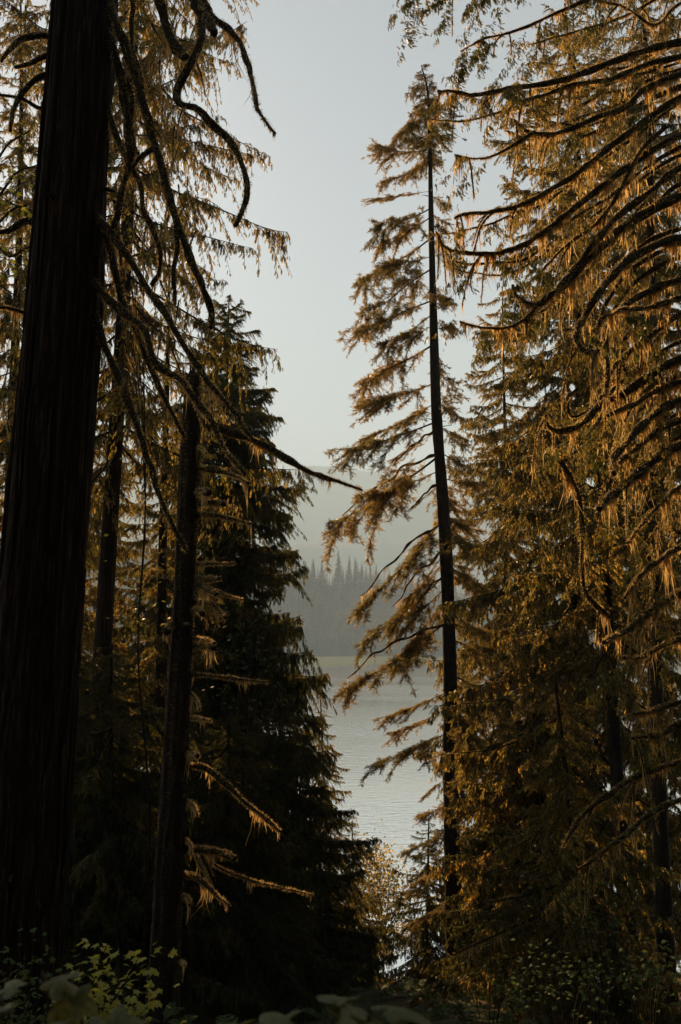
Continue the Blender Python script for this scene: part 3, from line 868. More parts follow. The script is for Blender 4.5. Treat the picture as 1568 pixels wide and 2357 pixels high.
# ------------------------------------------------------------------ trees of the left side
conifer('cedar_tree', 'tall cedar behind the great trunk, its drooping fronds fringing the sky', (216, 2000), (300, 250), 26.0, 0.34, CEDH, 104, 5.9, 0.34, 40.0, droop=(0.0, -0.35), prof=0.35, sides=18)
conifer('cedar_tree', 'dense dark cedar with a pointed top left of the lake view', (515, 1800), (525, 720), 42.0, 0.36, CEDD, 190, 6.6, 0.05, float(at(527, 688, 42)[2]), prof=0.5, droop=(0.25, -0.35), thick=1.5, tip=0.16)
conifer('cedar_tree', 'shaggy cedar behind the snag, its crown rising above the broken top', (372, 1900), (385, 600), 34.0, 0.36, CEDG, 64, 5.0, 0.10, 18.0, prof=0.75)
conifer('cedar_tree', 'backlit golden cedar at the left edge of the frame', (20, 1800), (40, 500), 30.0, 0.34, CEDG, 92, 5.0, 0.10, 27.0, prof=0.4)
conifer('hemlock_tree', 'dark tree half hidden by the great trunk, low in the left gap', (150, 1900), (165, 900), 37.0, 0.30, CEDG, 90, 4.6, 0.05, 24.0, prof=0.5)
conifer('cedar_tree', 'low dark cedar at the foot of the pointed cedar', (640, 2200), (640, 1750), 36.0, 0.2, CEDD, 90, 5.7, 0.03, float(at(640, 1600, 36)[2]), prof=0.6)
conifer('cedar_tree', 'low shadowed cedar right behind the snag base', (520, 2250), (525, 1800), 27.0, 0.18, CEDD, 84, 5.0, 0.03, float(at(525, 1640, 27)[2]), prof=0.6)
conifer('hemlock_tree', 'small sunlit hemlock with drooping tips beside the water', (752, 2000), (736, 1620), 52.0, 0.14, CEDG, 80, 5.2, 0.03, float(at(734, 1583, 52)[2]), prof=0.75, droop=(-0.2, -0.5))
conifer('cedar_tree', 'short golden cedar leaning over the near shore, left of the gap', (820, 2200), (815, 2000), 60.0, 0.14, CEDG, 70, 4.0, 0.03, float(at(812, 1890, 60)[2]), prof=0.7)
conifer('cedar_tree', 'small dark cedar low in the middle of the frame', (735, 2300), (735, 2100), 40.0, 0.14, CEDD, 60, 4.4, 0.03, float(at(735, 1960, 40)[2]), prof=0.6)

conifer('cedar_tree', 'gold-flecked cedar deep behind the great trunk, left of the gap', (100, 1900), (105, 1300), 50.0, 0.3, CEDG, 90, 7.0, 0.04, 17.0, prof=0.5, thick=1.3)
conifer('cedar_tree', 'far cedar seen between the great trunk and the snag', (255, 1900), (258, 1300), 56.0, 0.3, CEDG, 90, 7.0, 0.04, 15.0, prof=0.5, thick=1.3)
conifer('cedar_tree', 'far cedar right behind the snag, hidden low by darker trees', (420, 1900), (422, 1300), 58.0, 0.3, CEDG, 90, 7.0, 0.04, 14.0, prof=0.5, thick=1.3)
conifer('cedar_tree', 'low dark cedar filling the gap between the great trunk and the snag', (255, 2250), (258, 1700), 24.0, 0.16, CEDD, 80, 4.6, 0.03, float(at(260, 1480, 24)[2]), prof=0.55)
conifer('cedar_tree', 'squat shadowed cedar low behind the vine maples', (150, 2300), (155, 1900), 29.0, 0.16, CEDD, 80, 5.6, 0.03, float(at(158, 1500, 29)[2]), prof=0.55)

# ------------------------------------------------------------------ fir in the middle right
YF = 39.0
fp = [(973, 150), (985, 230), (990, 500), (1003, 850), (1015, 1060), (1025, 1300), (1035, 1600), (1042, 1850), (1046, 2100), (1050, 2356)]
PF = np.array([at(x, y, YF) for x, y in fp])[::-1]
gz = float(ground_z(PF[0][0], YF)); PF = np.vstack([[PF[0][0], YF, min(gz, PF[0][2]) - .4], PF])
hF = np.array([40, 19, 17.5, 16, 15, 14, 12.5, 10.5, 6.0, 3.2, 1.2]) / F * 40
CF = spline(PF, 120); RF = np.interp(np.linspace(0, 1, 120), np.linspace(0, 1, len(hF)), hF)
rootF, invF = thing('fir_tree', (CF[0][0], YF, gz), 'slender sunlit fir with sparse drooping branches right of the lake gap', 'tree')
CF[:, 0] += 0.07 * np.sin(np.linspace(0, 17, 120)); RF = RF * (1 + .06 * np.sin(np.linspace(0, 60, 120)) * np.sin(np.linspace(0, 23, 120)))
V, Q, T = tube(CF, RF, 26, bark_rad(3, 7, 0.11))
obj('trunk', make_mesh('trunk', V, Q, T, M_FIRBARK, True), rootF, invF)
for k in range(40):      # dead twig stubs on the fir
    i = int(rng.uniform(8, 108)); a = rng.uniform(0, 6.28); ln = rng.uniform(.15, .7)
    d = np.array([math.cos(a), math.sin(a), rng.uniform(-.5, .2)])
    p = CF[i] + d * RF[i] * .8
    V, Q, T = tube([p, p + d * ln * .5 + rng.normal(0, .03, 3), p + d * ln + np.array([0, 0, -.08 * ln])], [.028, .018, .006], 5)
    obj('stub', make_mesh('stub', V, Q, T, M_FIRBARK), rootF, invF)
def onF(py):
    return at(np.interp(py, [c[1] for c in fp], [c[0] for c in fp]), py, YF)
left = [(185, 935, 215, 1), (255, 905, 300, 1), (345, 862, 352, 1), (372, 880, 400, 1), (440, 848, 460, .5), (480, 855, 520, 1.2), (500, 880, 555, 1), (548, 818, 628, 1), (590, 870, 610, .9), (618, 826, 705, 1), (690, 798, 752, 1.1), (720, 870, 790, 1), (745, 905, 800, 1.1), (790, 825, 850, 1.1), (880, 822, 925, 1), (925, 832, 1003, 1), (968, 778, 1030, 1.1), (985, 900, 1065, .5),
        (1045, 765, 1205, 1.1), (1080, 860, 1130, 1), (1110, 945, 1172, .4), (1195, 815, 1388, 1.15), (1270, 892, 1440, .9), (1290, 930, 1380, 1.1), (1320, 840, 1480, 1), (1350, 920, 1440, 1.1), (1375, 925, 1500, 1), (1430, 782, 1568, 1.2), (1590, 872, 1655, 1.2), (1625, 900, 1690, 1), (1680, 868, 1762, 1.1), (1780, 972, 1830, 1), (1850, 960, 1880, 1), (1900, 925, 1960, 1.1), (1980, 930, 2040, 1.1), (2060, 940, 2130, 1)]
for k, (y0, x1, y1, th) in enumerate(left):
    p = onF(y0); q = at(x1, y1, YF + rng.uniform(-1.6, 1.2)); d = q - p
    tm = FIRB[k % len(FIRB)]
    # template tips sag by themselves: aim a little above the tip
    put_branch(rootF, invF, tm, p, d + np.array([0, 0, 0.06 * np.linalg.norm(d)]), float(np.linalg.norm(d)), thick=th * (0.9 if y0 < 900 else 0.7 if y0 < 1150 else 0.55) * rng.uniform(.75, 1.25), roll=rng.uniform(-.4, .4))
for k in range(34):
    y0 = 152 + 190 * (k / 34); a = k * 2.4; l = 0.35 + 1.3 * (k / 34) * rng.uniform(.7, 1.2)
    put_branch(rootF, invF, FIRB[k % 6], onF(y0), (math.cos(a), math.sin(a), rng.uniform(-.3, .5)), l, thick=1.3)
for k in range(54):
    t = (k + rng.uniform(-.9, .9)) / 54; y0 = 200 + 1980 * max(0, t)
    a = rng.uniform(-1.35, 1.35)
    l = (0.9 + 2.6 * min(1, t * 1.6)) * rng.uniform(0.6, 1.1)
    d = (math.cos(a), math.sin(a), rng.uniform(-.6, -.05))
    put_branch(rootF, invF, FIRB[int(rng.integers(6))], onF(y0), d, l, roll=rng.uniform(-.3, .3))
for y0, x1, y1 in ((985, 905, 1062), (1108, 948, 1170), (1265, 905, 1400), (1320, 895, 1470), (1435, 800, 1560), (1200, 830, 1370), (1045, 790, 1185), (1592, 1015, 1612)):
    p = onF(y0); q = at(x1, y1, YF - .6)
    m1 = p + (q - p) * .35 + np.array([0, 0, .12]); m2 = p + (q - p) * .7 + np.array([0, 0, .05])
    ds = np.linalg.norm(q - p); u = np.linspace(0, 1, 9)[:, None]
    W = p + (q - p) * u + np.array([0, 0, 1.0]) * ds * .07 * np.sin(u * 3.14) + rng.normal(0, .022 * ds, (9, 3)) * np.sin(u * 3.14) ** .5
    limb(rootF, invF, W, .075, .018, per_m=60, lmax=0.22, fuzz=120, sides=7, knob=.3)

# ------------------------------------------------------------------ trees of the right side
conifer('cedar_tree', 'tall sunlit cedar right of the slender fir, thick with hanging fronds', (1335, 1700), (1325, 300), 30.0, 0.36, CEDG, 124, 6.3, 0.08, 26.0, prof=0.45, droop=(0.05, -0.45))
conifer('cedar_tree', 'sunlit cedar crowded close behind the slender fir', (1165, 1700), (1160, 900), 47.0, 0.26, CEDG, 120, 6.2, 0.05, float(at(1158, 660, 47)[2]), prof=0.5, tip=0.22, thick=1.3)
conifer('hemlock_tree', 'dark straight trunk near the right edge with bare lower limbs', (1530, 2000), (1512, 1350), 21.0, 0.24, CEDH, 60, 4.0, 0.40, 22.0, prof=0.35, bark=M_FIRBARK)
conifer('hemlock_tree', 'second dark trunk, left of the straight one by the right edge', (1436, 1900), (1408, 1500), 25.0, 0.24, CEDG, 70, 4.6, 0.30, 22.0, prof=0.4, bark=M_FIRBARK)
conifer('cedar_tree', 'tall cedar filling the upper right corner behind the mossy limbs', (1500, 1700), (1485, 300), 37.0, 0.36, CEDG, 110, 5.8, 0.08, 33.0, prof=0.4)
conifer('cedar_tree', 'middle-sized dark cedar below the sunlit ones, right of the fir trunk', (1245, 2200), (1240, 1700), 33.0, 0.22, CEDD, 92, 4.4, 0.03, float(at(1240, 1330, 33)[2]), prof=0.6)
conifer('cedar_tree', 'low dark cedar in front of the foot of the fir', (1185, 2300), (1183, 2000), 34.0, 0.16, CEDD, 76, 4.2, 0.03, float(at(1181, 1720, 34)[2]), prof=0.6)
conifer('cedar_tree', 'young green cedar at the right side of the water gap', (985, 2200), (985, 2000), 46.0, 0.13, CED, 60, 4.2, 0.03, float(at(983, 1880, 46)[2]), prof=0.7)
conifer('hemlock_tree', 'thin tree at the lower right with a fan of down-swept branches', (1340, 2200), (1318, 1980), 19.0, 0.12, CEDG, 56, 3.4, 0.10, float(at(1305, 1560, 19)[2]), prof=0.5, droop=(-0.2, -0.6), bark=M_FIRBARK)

# ------------------------------------------------------------------ mossy cedar at the right edge
YH = 15.0
PH = trunk_path((1775, 2000), (1705, 0), YH, 19.0, n=60)
RH = flare(PH, 0.52, 0.2)
rootH, invH = thing('cedar_tree', (PH[0][0], YH, PH[0][2] + .4), 'big cedar just outside the right edge, its long mossy limbs sweeping into view', 'tree')
V, Q, T = tube(PH, RH, 48, bark_rad(21, 12, 0.06))
obj('trunk', make_mesh('trunk', V, Q, T, M_CEDARBARK, True), rootH, invH)
LH = [  # outline, converter, base and tip radius, distance at the tip, moss length, sprays
    ([(1568, 10), (1450, 100), (1330, 25), (1200, -20)], r4c, .03, .012, 14.0, .10, 8),
    ([(1568, -140), (1300, -60), (1050, 40), (850, 130), (700, 170), (600, 220)], r4c, .045, .01, 15.2, .12, 26),
    ([(1568, -260), (1200, -150), (900, -60), (650, 0), (480, 10), (340, 0)], r4c, .045, .01, 15.0, .10, 26),
    ([(1568, -60), (1300, 80), (1100, 130), (900, 180)], r4c, .035, .01, 16.2, .12, 16),
    ([(1568, 185), (1380, 235), (1150, 320), (1000, 365), (800, 395), (650, 425), (560, 410), (490, 415)], r4c, .075, .016, 13.6, .16, 22),
    ([(1568, 250), (1400, 290), (1250, 350), (1080, 375), (950, 420), (820, 445), (760, 410)], r4c, .06, .014, 13.8, .2, 16),
    ([(1568, 330), (1400, 400), (1330, 470), (1200, 510), (1050, 570), (920, 580), (860, 550), (830, 520)], r4c, .07, .016, 13.2, .28, 8),
    ([(920, 580), (850, 630), (740, 690), (650, 700), (570, 680)], r4c, .028, .008, 13.0, .2, 5),
    ([(1568, 430), (1400, 540), (1250, 650), (1130, 750), (980, 850), (850, 915), (750, 935), (620, 950), (550, 970)], r4c, .07, .016, 13.0, .22, 8),
    ([(1568, 600), (1400, 690), (1250, 800), (1100, 920), (1000, 1000), (880, 1080), (750, 1120), (600, 1115), (520, 1095), (480, 1030)], r4c, .075, .012, 12.6, .24, 6),
    ([(1568, 740), (1450, 830), (1300, 950), (1200, 1060), (1100, 1190), (1020, 1285), (960, 1335)], r4c, .07, .03, 13.4, .18, 2),
    ([(1568, 870), (1400, 950), (1280, 1030), (1180, 1130), (1080, 1240), (1000, 1310), (940, 1350), (900, 1352), (850, 1320), (830, 1270)], r4c, .095, .018, 12.8, .34, 2),
    ([(920, 1365), (880, 1410), (800, 1450), (700, 1450), (600, 1420)], r4c, .03, .01, 12.6, .3, 8),
    ([(1500, 560), (1380, 680), (1290, 860), (1200, 990), (1100, 1070), (1000, 1160), (930, 1250)], r4c, .04, .014, 14.2, .16, 4),
    ([(1568, 1060), (1450, 1090), (1330, 1160), (1250, 1240), (1180, 1330), (1130, 1410), (1100, 1480), (1110, 1540), (1150, 1580), (1200, 1575)], r4c, .09, .025, 12.6, .22, 2),
    ([(1568, 1235), (1450, 1280), (1350, 1330), (1280, 1400), (1235, 1450), (1222, 1530), (1228, 1610), (1215, 1740), (1180, 1780)], r4c, .08, .02, 12.8, .24, 2),
    ([(1568, 1320), (1500, 1340), (1400, 1370), (1300, 1385), (1230, 1420)], r4c, .06, .02, 13.2, .2, 2),
    ([(1568, 1390), (1450, 1470), (1350, 1550), (1270, 1620), (1235, 1680)], r4c, .06, .02, 13.4, .2, 2),
    ([(1568, 80), (1450, 140), (1330, 220), (1220, 280), (1150, 350), (1080, 395), (1000, 405), (965, 370), (960, 340)], r5c, .09, .016, 12.8, .3, 4),
    ([(1568, 180), (1450, 220), (1370, 275), (1300, 300), (1250, 320)], r5c, .06, .025, 13.6, .22, 2),
    ([(1568, 260), (1430, 340), (1330, 440), (1260, 530), (1245, 600)], r5c, .08, .03, 12.6, .24, 2),
    ([(1568, 350), (1450, 410), (1350, 500), (1290, 560)], r5c, .07, .025, 13.2, .22, 2),
    ([(1568, 460), (1450, 530), (1350, 620), (1260, 710), (1210, 760)], r5c, .095, .04, 12.4, .22, 1),
    ([(1568, 640), (1500, 700), (1400, 800), (1330, 900)], r5c, .04, .014, 13.4, .2, 4),
    ([(1568, 910), (1480, 970), (1400, 1050), (1330, 1150)], r5c, .05, .02, 13.2, .26, 4),
    ([(1568, 1110), (1430, 1190), (1330, 1270), (1230, 1310)], r5c, .08, .03, 12.4, .2, 2),
    ([(1568, 1320), (1450, 1370), (1380, 1410), (1300, 1420)], r5c, .05, .02, 13.6, .2, 3),
    ([(1030, 530), (1090, 620), (1120, 720), (1130, 860), (1128, 1000), (1150, 1130), (1240, 1215)], r5c, .035, .03, 13.4, .3, 2),
    ([(1568, 90), (1450, 130), (1370, 155), (1300, 190)], r6c, .05, .018, 13.6, .16, 3),
    ([(1568, 185), (1480, 235), (1420, 242), (1360, 250)], r6c, .06, .02, 13.4, .12, 2),
    ([(1568, 360), (1450, 390), (1350, 430), (1250, 500), (1150, 580), (1080, 670), (1040, 740)], r6c, .055, .02, 13.2, .10, 3),
    ([(1568, 520), (1420, 590), (1300, 680), (1200, 760), (1100, 830)], r6c, .05, .015, 13.2, .10, 3),
]
for pts, cv, ra, rb, Y1, lm, ns in LH:
    x0, y0 = cv(*pts[0])
    if x0 > 1550:
        xa, ya = cv(*pts[1]); sl = (ya - y0) / (xa - x0)
        xt = np.interp(y0, [0, 2000], [1705, 1775])
        P = [at(xt, y0 + sl * (xt - x0) * 0.6, YH)] + poly(pts, cv, YH - 0.4 * (1 if Y1 < YH else -1), Y1, 0.08)
    else:
        P = poly(pts, cv, Y1 + 0.1, Y1, 0.04)
    C, R, o = limb(rootH, invH, P, ra * 1.05, rb * 1.15, per_m=275, lmax=lm * 0.8, fuzz=400, sides=10, clump=0.9, knob=0.26)
    add_sprays(o, C, SPRG if rng.uniform() < .6 else SPR, ns, (0.6, 1.3), 0.3 if x0 > 1550 else 0.05, 0.45)
    # side twigs hanging from the limb, themselves bearded
    for k in range(int(len(C) / 9)):
        i = int(rng.uniform(0.2, 0.98) * (len(C) - 1)); p = C[i]
        ln = rng.uniform(0.3, 1.0)
        dx = rng.uniform(-.5, .15); dy = rng.uniform(-.3, .3)
        q = [p, p + np.array([dx * ln * .6, dy * ln * .5, -ln * .35]), p + np.array([dx * ln, dy * ln, -ln])]
        limb(rootH, invH, q, rng.uniform(.012, .024), .006, per_m=120, lmax=0.14, fuzz=200, sides=5, name='twig')
# more of its limbs, thinner, further back between the near ones
for k in range(30):
    pts, cv, ra, rb, Y1, lm, ns = LH[4 + int(rng.integers(20))]
    if cv(*pts[0])[0] < 1550: continue
    dx, dy = rng.uniform(-30, 90), rng.uniform(-55, 55)
    q = [(cv(*p)[0] + dx * (i / len(pts)), cv(*p)[1] + dy + rng.uniform(-9, 9)) for i, p in enumerate(pts)]
    Y2 = rng.uniform(15.4, 18.5)
    P = [at(1720, q[0][1] - 50, YH)] + poly(q, ful, YH + .3, Y2, 0.15)
    C, R, o = limb(rootH, invH, P, ra * rng.uniform(.5, .8), rb * .8, per_m=150, lmax=lm * 0.75, fuzz=160, sides=7, clump=0.9, knob=.25)
    add_sprays(o, C, SPRG, 5, (0.6, 1.2), 0.3, 0.45)
# fan of down-swept bare limbs on the thin tree, lower right
rootT = [o for o in bpy.data.objects if o.get('label', '').startswith('thin tree at the lower right')][0]
invT = Matrix.Translation(rootT.location).inverted()
for pts in ([(1100, 650), (1040, 740), (960, 800), (850, 850)], [(1090, 860), (950, 925), (800, 960), (700, 985)], [(1095, 945), (980, 1020), (850, 1080), (700, 1150), (560, 1215)],
            [(1105, 1010), (1000, 1120), (930, 1210), (900, 1260), (750, 1360)], [(1100, 1030), (1020, 1130), (940, 1190)], [(1110, 900), (1010, 990), (930, 1070)], [(900, 1260), (950, 1300), (1000, 1325)],
            [(1090, 780), (1000, 850), (900, 890)], [(1060, 1160), (1000, 1200), (880, 1290)]):
    limb(rootT, invT, poly(pts, r6c, 19.0, 18.2, .05), .045, .012, per_m=110, lmax=0.12, fuzz=250, sides=7)

# ------------------------------------------------------------------ leaves
def maple_leaf(fold=0.18, seed=0):
    r = np.random.default_rng(seed)
    ang = [180, 150, 128, 108, 88, 68, 48, 24, 0, -24, -48, -68, -88, -108, -128, -150]
    rad = [.22, .52, .40, .80, .45, .62, .50, .55, 1.0, .55, .50, .62, .45, .80, .40, .52]
    rad = [.22, .45, .38, .72, .46, .95, .52, .62, 1.05, .62, .52, .95, .46, .72, .38, .45]
    ang = [180, 152, 138, 118, 92, 60, 36, 18, 0, -18, -36, -60, -92, -118, -138, -152]
    V = [(0.35, 0, 0.03)]
    for a, q in zip(ang, rad):
        q *= r.uniform(.92, 1.08); x, y = q * math.cos(math.radians(a)) + .35, q * math.sin(math.radians(a))
        V.append((x, y, -fold * abs(y) - 0.12 * max(0, x - .5) ** 2))
    T = [(0, k + 1, (k + 1) % 16 + 1) for k in range(16)]
    return np.array(V) * 0.5, T

def broad_leaf(seed=0, lobes=True):
    """soft five-lobed leaf with raised veins, toothed edge and curled margin"""
    r = np.random.default_rng(seed); na, nr = 72, 7
    V = [(0.30, 0, 0.02)]
    cur = r.uniform(-.35, .35); cup = r.uniform(.10, .3); ph = r.uniform(0, 6.28, 3)
    for k in range(na):
        a = 2 * math.pi * k / na
        best = 0.0; vein = 0.0
        for c, w, h in ((0, .50, .74), (1.05, .50, .66), (-1.05, .50, .66), (2.05, .46, .50), (-2.05, .46, .50)):
            d = abs((a - c + math.pi) % (2 * math.pi) - math.pi)
            best = max(best, h * max(0.0, 1 - (d / w) ** 1.5 * 0.42)); vein = max(vein, math.exp(-(d / .09) ** 2))
        dn = abs(abs(a - math.pi))
        if dn < .5: best = max(.10, best * dn / .5)
        best = max(best, .10) * (1 + .035 * (k % 2) + .03 * math.sin(5 * a + ph[0]))
        for j in range(1, nr + 1):
            t = j / nr; q = best * t
            x, y = .30 + q * math.cos(a), q * math.sin(a)
            z = 0.02 - cup * t * t * best + .028 * vein * t * (1 - .5 * t) + .05 * t ** 2 * math.sin(4 * a + ph[1]) - cur * (x - .3) ** 2
            V.append((x, y, z))
    Q, T = [], []
    for k in range(na):
        k2 = (k + 1) % na
        T.append((0, 1 + k * nr, 1 + k2 * nr))
        for j in range(nr - 1):
            Q.append((1 + k * nr + j, 1 + k * nr + j + 1, 1 + k2 * nr + j + 1, 1 + k2 * nr + j))
    return np.array(V), np.array(Q + [(t[0], t[1], t[2], t[2]) for t in []]), np.array(T)

def leaf_mesh(name, fn, mat, seed, **k):
    r = fn(seed=seed, **k)
    if len(r) == 3: return make_mesh(name, r[0], r[1], r[2], mat, True)
    V, A = r; A = np.array(A)
    return make_mesh(name, V, A if A.shape[1] == 4 else None, A if A.shape[1] == 3 else None, mat, A.shape[1] == 4)

MAPLES = [leaf_mesh('leaf', maple_leaf, M_MAPLE, k, fold=.1 + .08 * k) for k in range(4)]
MAPLED = [leaf_mesh('leaf', maple_leaf, M_DARKLEAF, k + 10, fold=.1 + .08 * k) for k in range(4)]
BROADS = [leaf_mesh('leaf', broad_leaf, M_BIGLEAF, k, lobes=k % 2 == 0) for k in range(4)]

def leaf_matrix(p, yaw, tilt, roll, s):
    return Matrix.Translation(Vector(p)) @ Matrix.Rotation(yaw, 4, 'Z') @ Matrix.Rotation(tilt, 4, 'Y') @ Matrix.Rotation(roll, 4, 'X') @ Matrix.Diagonal((s, s, s, 1))

def shrub(name, label, base, stems, meshes, n, size, spread, cat='shrub', group=None, stem_r=.012):
    """stems as polylines of points, leaves in flat tiers round their outer parts"""
    root, inv = thing(name, base, label, cat, group)
    Cs = []
    for pts in stems:
        C = spline(np.array([base] + [list(q) for q in pts], float), 26)
        V, Q, T = tube(C, np.linspace(stem_r, stem_r * .25, 26), 6)
        obj('stem', make_mesh('stem', V, Q, T, M_TWIG, True), root, inv); Cs.append(C)
    for k in range(n):
        C = Cs[int(rng.integers(len(Cs)))]
        p = C[int(rng.uniform(0.45, 1) * 25)] + rng.normal(0, 1, 3) * np.array([spread, spread, spread * .45])
        obj('leaf', meshes[int(rng.integers(len(meshes)))], root, inv,
            leaf_matrix(p, rng.uniform(0, 6.28), rng.normal(0.25, .35), rng.normal(0, .35), rng.uniform(*size)))
    return root, inv

def gp(px, Y):
    p = at(px, 2000, Y); return (p[0], Y, float(ground_z(p[0], Y)))

# vine maples at the lower left
b = gp(60, 8.0)
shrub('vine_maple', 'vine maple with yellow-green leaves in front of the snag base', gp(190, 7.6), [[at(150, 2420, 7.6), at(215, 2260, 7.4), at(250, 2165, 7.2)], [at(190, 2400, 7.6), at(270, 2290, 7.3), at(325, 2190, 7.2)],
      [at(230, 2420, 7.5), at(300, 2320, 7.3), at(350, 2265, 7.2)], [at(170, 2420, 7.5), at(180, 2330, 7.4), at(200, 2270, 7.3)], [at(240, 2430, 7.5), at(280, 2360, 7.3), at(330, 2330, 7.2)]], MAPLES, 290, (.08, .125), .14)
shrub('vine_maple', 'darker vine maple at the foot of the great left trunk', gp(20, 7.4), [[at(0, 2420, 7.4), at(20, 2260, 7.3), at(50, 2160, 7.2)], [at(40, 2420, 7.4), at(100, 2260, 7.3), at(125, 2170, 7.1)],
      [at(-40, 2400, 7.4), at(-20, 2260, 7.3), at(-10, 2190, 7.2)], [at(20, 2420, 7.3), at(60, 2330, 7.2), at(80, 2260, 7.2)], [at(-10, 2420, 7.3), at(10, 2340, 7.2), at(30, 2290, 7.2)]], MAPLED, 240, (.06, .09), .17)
# leafy shrubs at the lower right
for k, (px, py, Y, lab) in enumerate(((1130, 2290, 12.0, 'low leafy shrub under the foot of the fir, leftmost of the lower right thicket'), (1300, 2240, 11.5, 'leafy shrub in the middle of the lower right thicket'),
                                     (1480, 2220, 11.0, 'leafy shrub filling the bottom right corner'), (1370, 2080, 13.5, 'taller leafy shrub above the lower right thicket'))):
    bb = gp(px, Y)
    st = []
    for j in range(7):
        dx = rng.uniform(-110, 110)
        st.append([at(px + dx * .4, py + 90, Y), at(px + dx * .8, py + 20 + rng.uniform(-20, 20), Y - .2), at(px + dx, py - 50 + rng.uniform(-35, 60), Y - .3)])
    shrub('leafy_shrub', lab, bb, st, MAPLED, 210, (.07, .11), .24, group='shrubs in the lower right corner')
# maple sprig against the sun
shrub('maple_tree', 'backlit maple boughs left of the great trunk, by the sun', (-10.2, 17.0, float(ground_z(-10.2, 17.0))), [[(-9.9, 17, 0), at(-90, 600, 17), at(0, 360, 16.6), at(70, 300, 16.4)], [(-9.8, 17, 0), at(-80, 640, 17), at(20, 420, 16.6), at(85, 380, 16.4)],
      [(-9.9, 17, 0), at(-80, 660, 17), at(10, 500, 16.6), at(70, 470, 16.4)], [(-9.9, 17, 0), at(-60, 640, 17), at(30, 590, 16.6), at(80, 560, 16.4)]], MAPLES, 240, (.13, .2), .42, 'tree', stem_r=.06)
shrub('maple_tree', 'small green maple in the dim gap between the great trunk and the snag', gp(330, 21), [[at(345, 1900, 21), at(318, 1500, 21.5), at(335, 1150, 21.2), at(300, 760, 21), at(265, 400, 20.5)], [at(345, 1900, 21), at(318, 1500, 21.5), at(335, 1150, 21.2), at(330, 650, 21), at(350, 300, 20.6)],
      [at(345, 1900, 21), at(318, 1500, 21.5), at(335, 1150, 21.2), at(320, 800, 21), at(300, 560, 20.6)]], MAPLES, 200, (.13, .2), .5, 'tree', stem_r=.035)
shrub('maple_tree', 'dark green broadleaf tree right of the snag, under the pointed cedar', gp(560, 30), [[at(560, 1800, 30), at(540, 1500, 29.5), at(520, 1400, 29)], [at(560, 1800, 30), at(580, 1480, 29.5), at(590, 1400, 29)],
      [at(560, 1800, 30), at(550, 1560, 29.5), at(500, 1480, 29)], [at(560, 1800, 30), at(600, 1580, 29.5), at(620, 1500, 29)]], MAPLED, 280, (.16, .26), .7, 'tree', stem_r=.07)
shrub('alder_tree', 'small golden broadleaf tree at the tip of the water gap', gp(880, 62), [[at(885, 2150, 62), at(870, 2050, 62), at(865, 1960, 62)], [at(885, 2150, 62), at(895, 2060, 62), at(890, 1985, 62)],
      [at(885, 2150, 62), at(860, 2100, 62), at(845, 2000, 62)], [at(885, 2150, 62), at(910, 2110, 62), at(912, 2040, 62)]], MAPLED, 200, (.3, .42), .75, 'tree', stem_r=.08)
alder = bpy.data.objects['alder_tree']
m = 3600
c = np.array([at(*q, 62) for q in ((865, 1975), (890, 1995), (850, 2015), (905, 2050), (880, 2060), (860, 2090), (900, 2110), (915, 2140), (880, 2150), (840, 2080), (870, 2020))])
O = c[rng.integers(len(c), size=m)] + rng.normal(0, 1, (m, 3)) * np.array([.75, .9, .75])
D = rand_dirs(m)
V, Q = kites(O, D, perp(D), rng.uniform(.16, .3, m), np.array([kite(0, 0, 1, 0, .6)]), .2)
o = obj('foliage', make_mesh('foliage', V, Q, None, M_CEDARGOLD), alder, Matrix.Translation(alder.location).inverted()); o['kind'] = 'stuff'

# broad leaves close to the lens
def near_plant(label, base, leaves, stem_pts):
    root, inv = thing('broadleaf_plant', base, label, 'plant', None)
    for pts in stem_pts:
        C = spline(np.array([at(*q) for q in pts]), 16)
        V, Q, T = tube(C, np.linspace(.0045, .003, 16), 7)
        obj('stem', make_mesh('stem', V, Q, T, M_TWIG, True), root, inv)
    for k, (px, py, Y, s, yaw, tilt, roll) in enumerate(leaves):
        obj('leaf', BROADS[k % 4], root, inv, leaf_matrix(at(px, py, Y), math.radians(yaw), math.radians(tilt), math.radians(roll), s))
near_plant('broad soft leaves blurred at the bottom centre, close to the lens', (0.05, 1.5, float(ground_z(0.05, 1.5))),
    [(600, 2348, 1.5, .12, 200, 12, 10), (700, 2338, 1.48, .11, 190, 14, -8), (760, 2336, 1.5, .10, 10, 16, 6), (815, 2300, 1.52, .075, 150, 10, 14), (775, 2312, 1.5, .07, 20, 18, 0),
     (870, 2318, 1.5, .10, 20, 10, -12), (915, 2340, 1.48, .08, -20, 30, 8), (840, 2345, 1.44, .09, 250, 15, 0), (660, 2358, 1.44, .10, 270, 10, 8), (560, 2360, 1.46, .08, 170, 22, 5), (880, 2356, 1.42, .08, 280, 8, -6)],
    [[(760, 2700, 1.5), (755, 2500, 1.5), (770, 2340, 1.5)], [(760, 2700, 1.5), (700, 2480, 1.49), (680, 2350, 1.48)], [(760, 2700, 1.5), (830, 2480, 1.5), (850, 2335, 1.5)]])
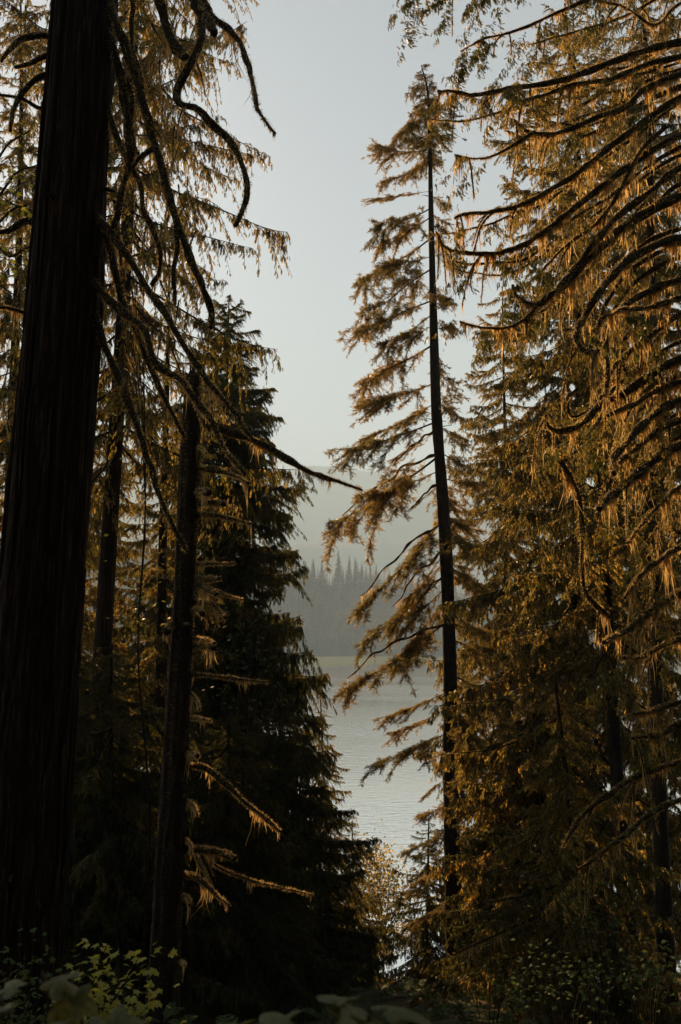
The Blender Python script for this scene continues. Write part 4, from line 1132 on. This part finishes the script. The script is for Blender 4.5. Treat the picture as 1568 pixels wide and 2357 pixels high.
near_plant('broad soft leaves on a thin pale stem, blurred at the bottom left', (-0.75, 1.7, float(ground_z(-.75, 1.7))),
    [(70, 2250, 1.75, .075, 200, 15, 5), (120, 2246, 1.72, .08, 340, 20, -8), (165, 2268, 1.7, .085, 300, 55, 0), (185, 2236, 1.7, .05, 200, 10, 10), (45, 2312, 1.66, .07, 180, 18, 0),
     (180, 2345, 1.6, .09, 200, 15, 0), (235, 2335, 1.6, .10, -25, 25, 10), (10, 2330, 1.62, .08, 150, 14, 0), (200, 2362, 1.56, .09, 10, 12, 6)],
    [[(108, 2700, 1.7), (106, 2450, 1.7), (112, 2300, 1.71), (98, 2235, 1.73)], [(170, 2700, 1.62), (180, 2450, 1.61), (190, 2345, 1.6)]])

# ------------------------------------------------------------------ undergrowth on the slope
n = 1300
x = rng.uniform(-34, 34, n); y = rng.uniform(9, 78, n)
O = np.stack([x, y, ground_z(x, y) + rng.uniform(0.0, 0.5, n)], -1)
O = np.repeat(O, 5, axis=0)
a = rng.uniform(0, 6.28, len(O)); el = rng.uniform(0.15, 1.1, len(O))
D = np.stack([np.cos(a) * np.cos(el), np.sin(a) * np.cos(el), np.sin(el)], -1)
V, Q = kites(O, D, norm(np.cross(D, np.array([0, 0, 1.0])) + 1e-6), rng.uniform(.35, 1.0, len(O)), CEDAR, 0.45)
u = obj('undergrowth', make_mesh('undergrowth', V, Q, None, M_DARKLEAF)); u['kind'] = 'stuff'

# ------------------------------------------------------------------ unseen wood behind and beside the viewpoint, added to block frontal skylight
BT = [far_tree(22, 11, 90 + k) for k in range(3)]
sp = []
while len(sp) < 130:
    x, y = rng.uniform(-46, 46), rng.uniform(-48, 30)
    if y > -10 and abs(x) < 17 + 0.62 * max(y, 0): continue
    if y > -10 and x < 0: continue
    sp.append((x, y))
sp = np.array(sp); sp = np.column_stack([sp, ground_z(sp[:, 0], sp[:, 1]) - .3])
forest('unseen_forest', sp, rng.uniform(22, 36, len(sp)), BT, M_DARKLEAF)

# ------------------------------------------------------------------ haze over the lake
bx = np.array([(sx, sy, sz) for sx in (-4900, 4900) for sy in (-400, 7700) for sz in (-36, 1680)], float)
hq = [(0, 1, 3, 2), (4, 6, 7, 5), (0, 4, 5, 1), (2, 3, 7, 6), (0, 2, 6, 4), (1, 5, 7, 3)]
m, nn, ll = new_mat('haze')
pv = nn.new('ShaderNodeVolumePrincipled')
pv.inputs['Color'].default_value = (0.56, 0.78, 1.0, 1)
pv.inputs['Density'].default_value = 2.6e-4
pv.inputs['Anisotropy'].default_value = 0.0
om = nn.new('ShaderNodeOutputMaterial'); ll.new(pv.outputs[0], om.inputs['Volume'])
hz = obj('haze', make_mesh('haze', bx, hq, None, m)); hz['kind'] = 'stuff'
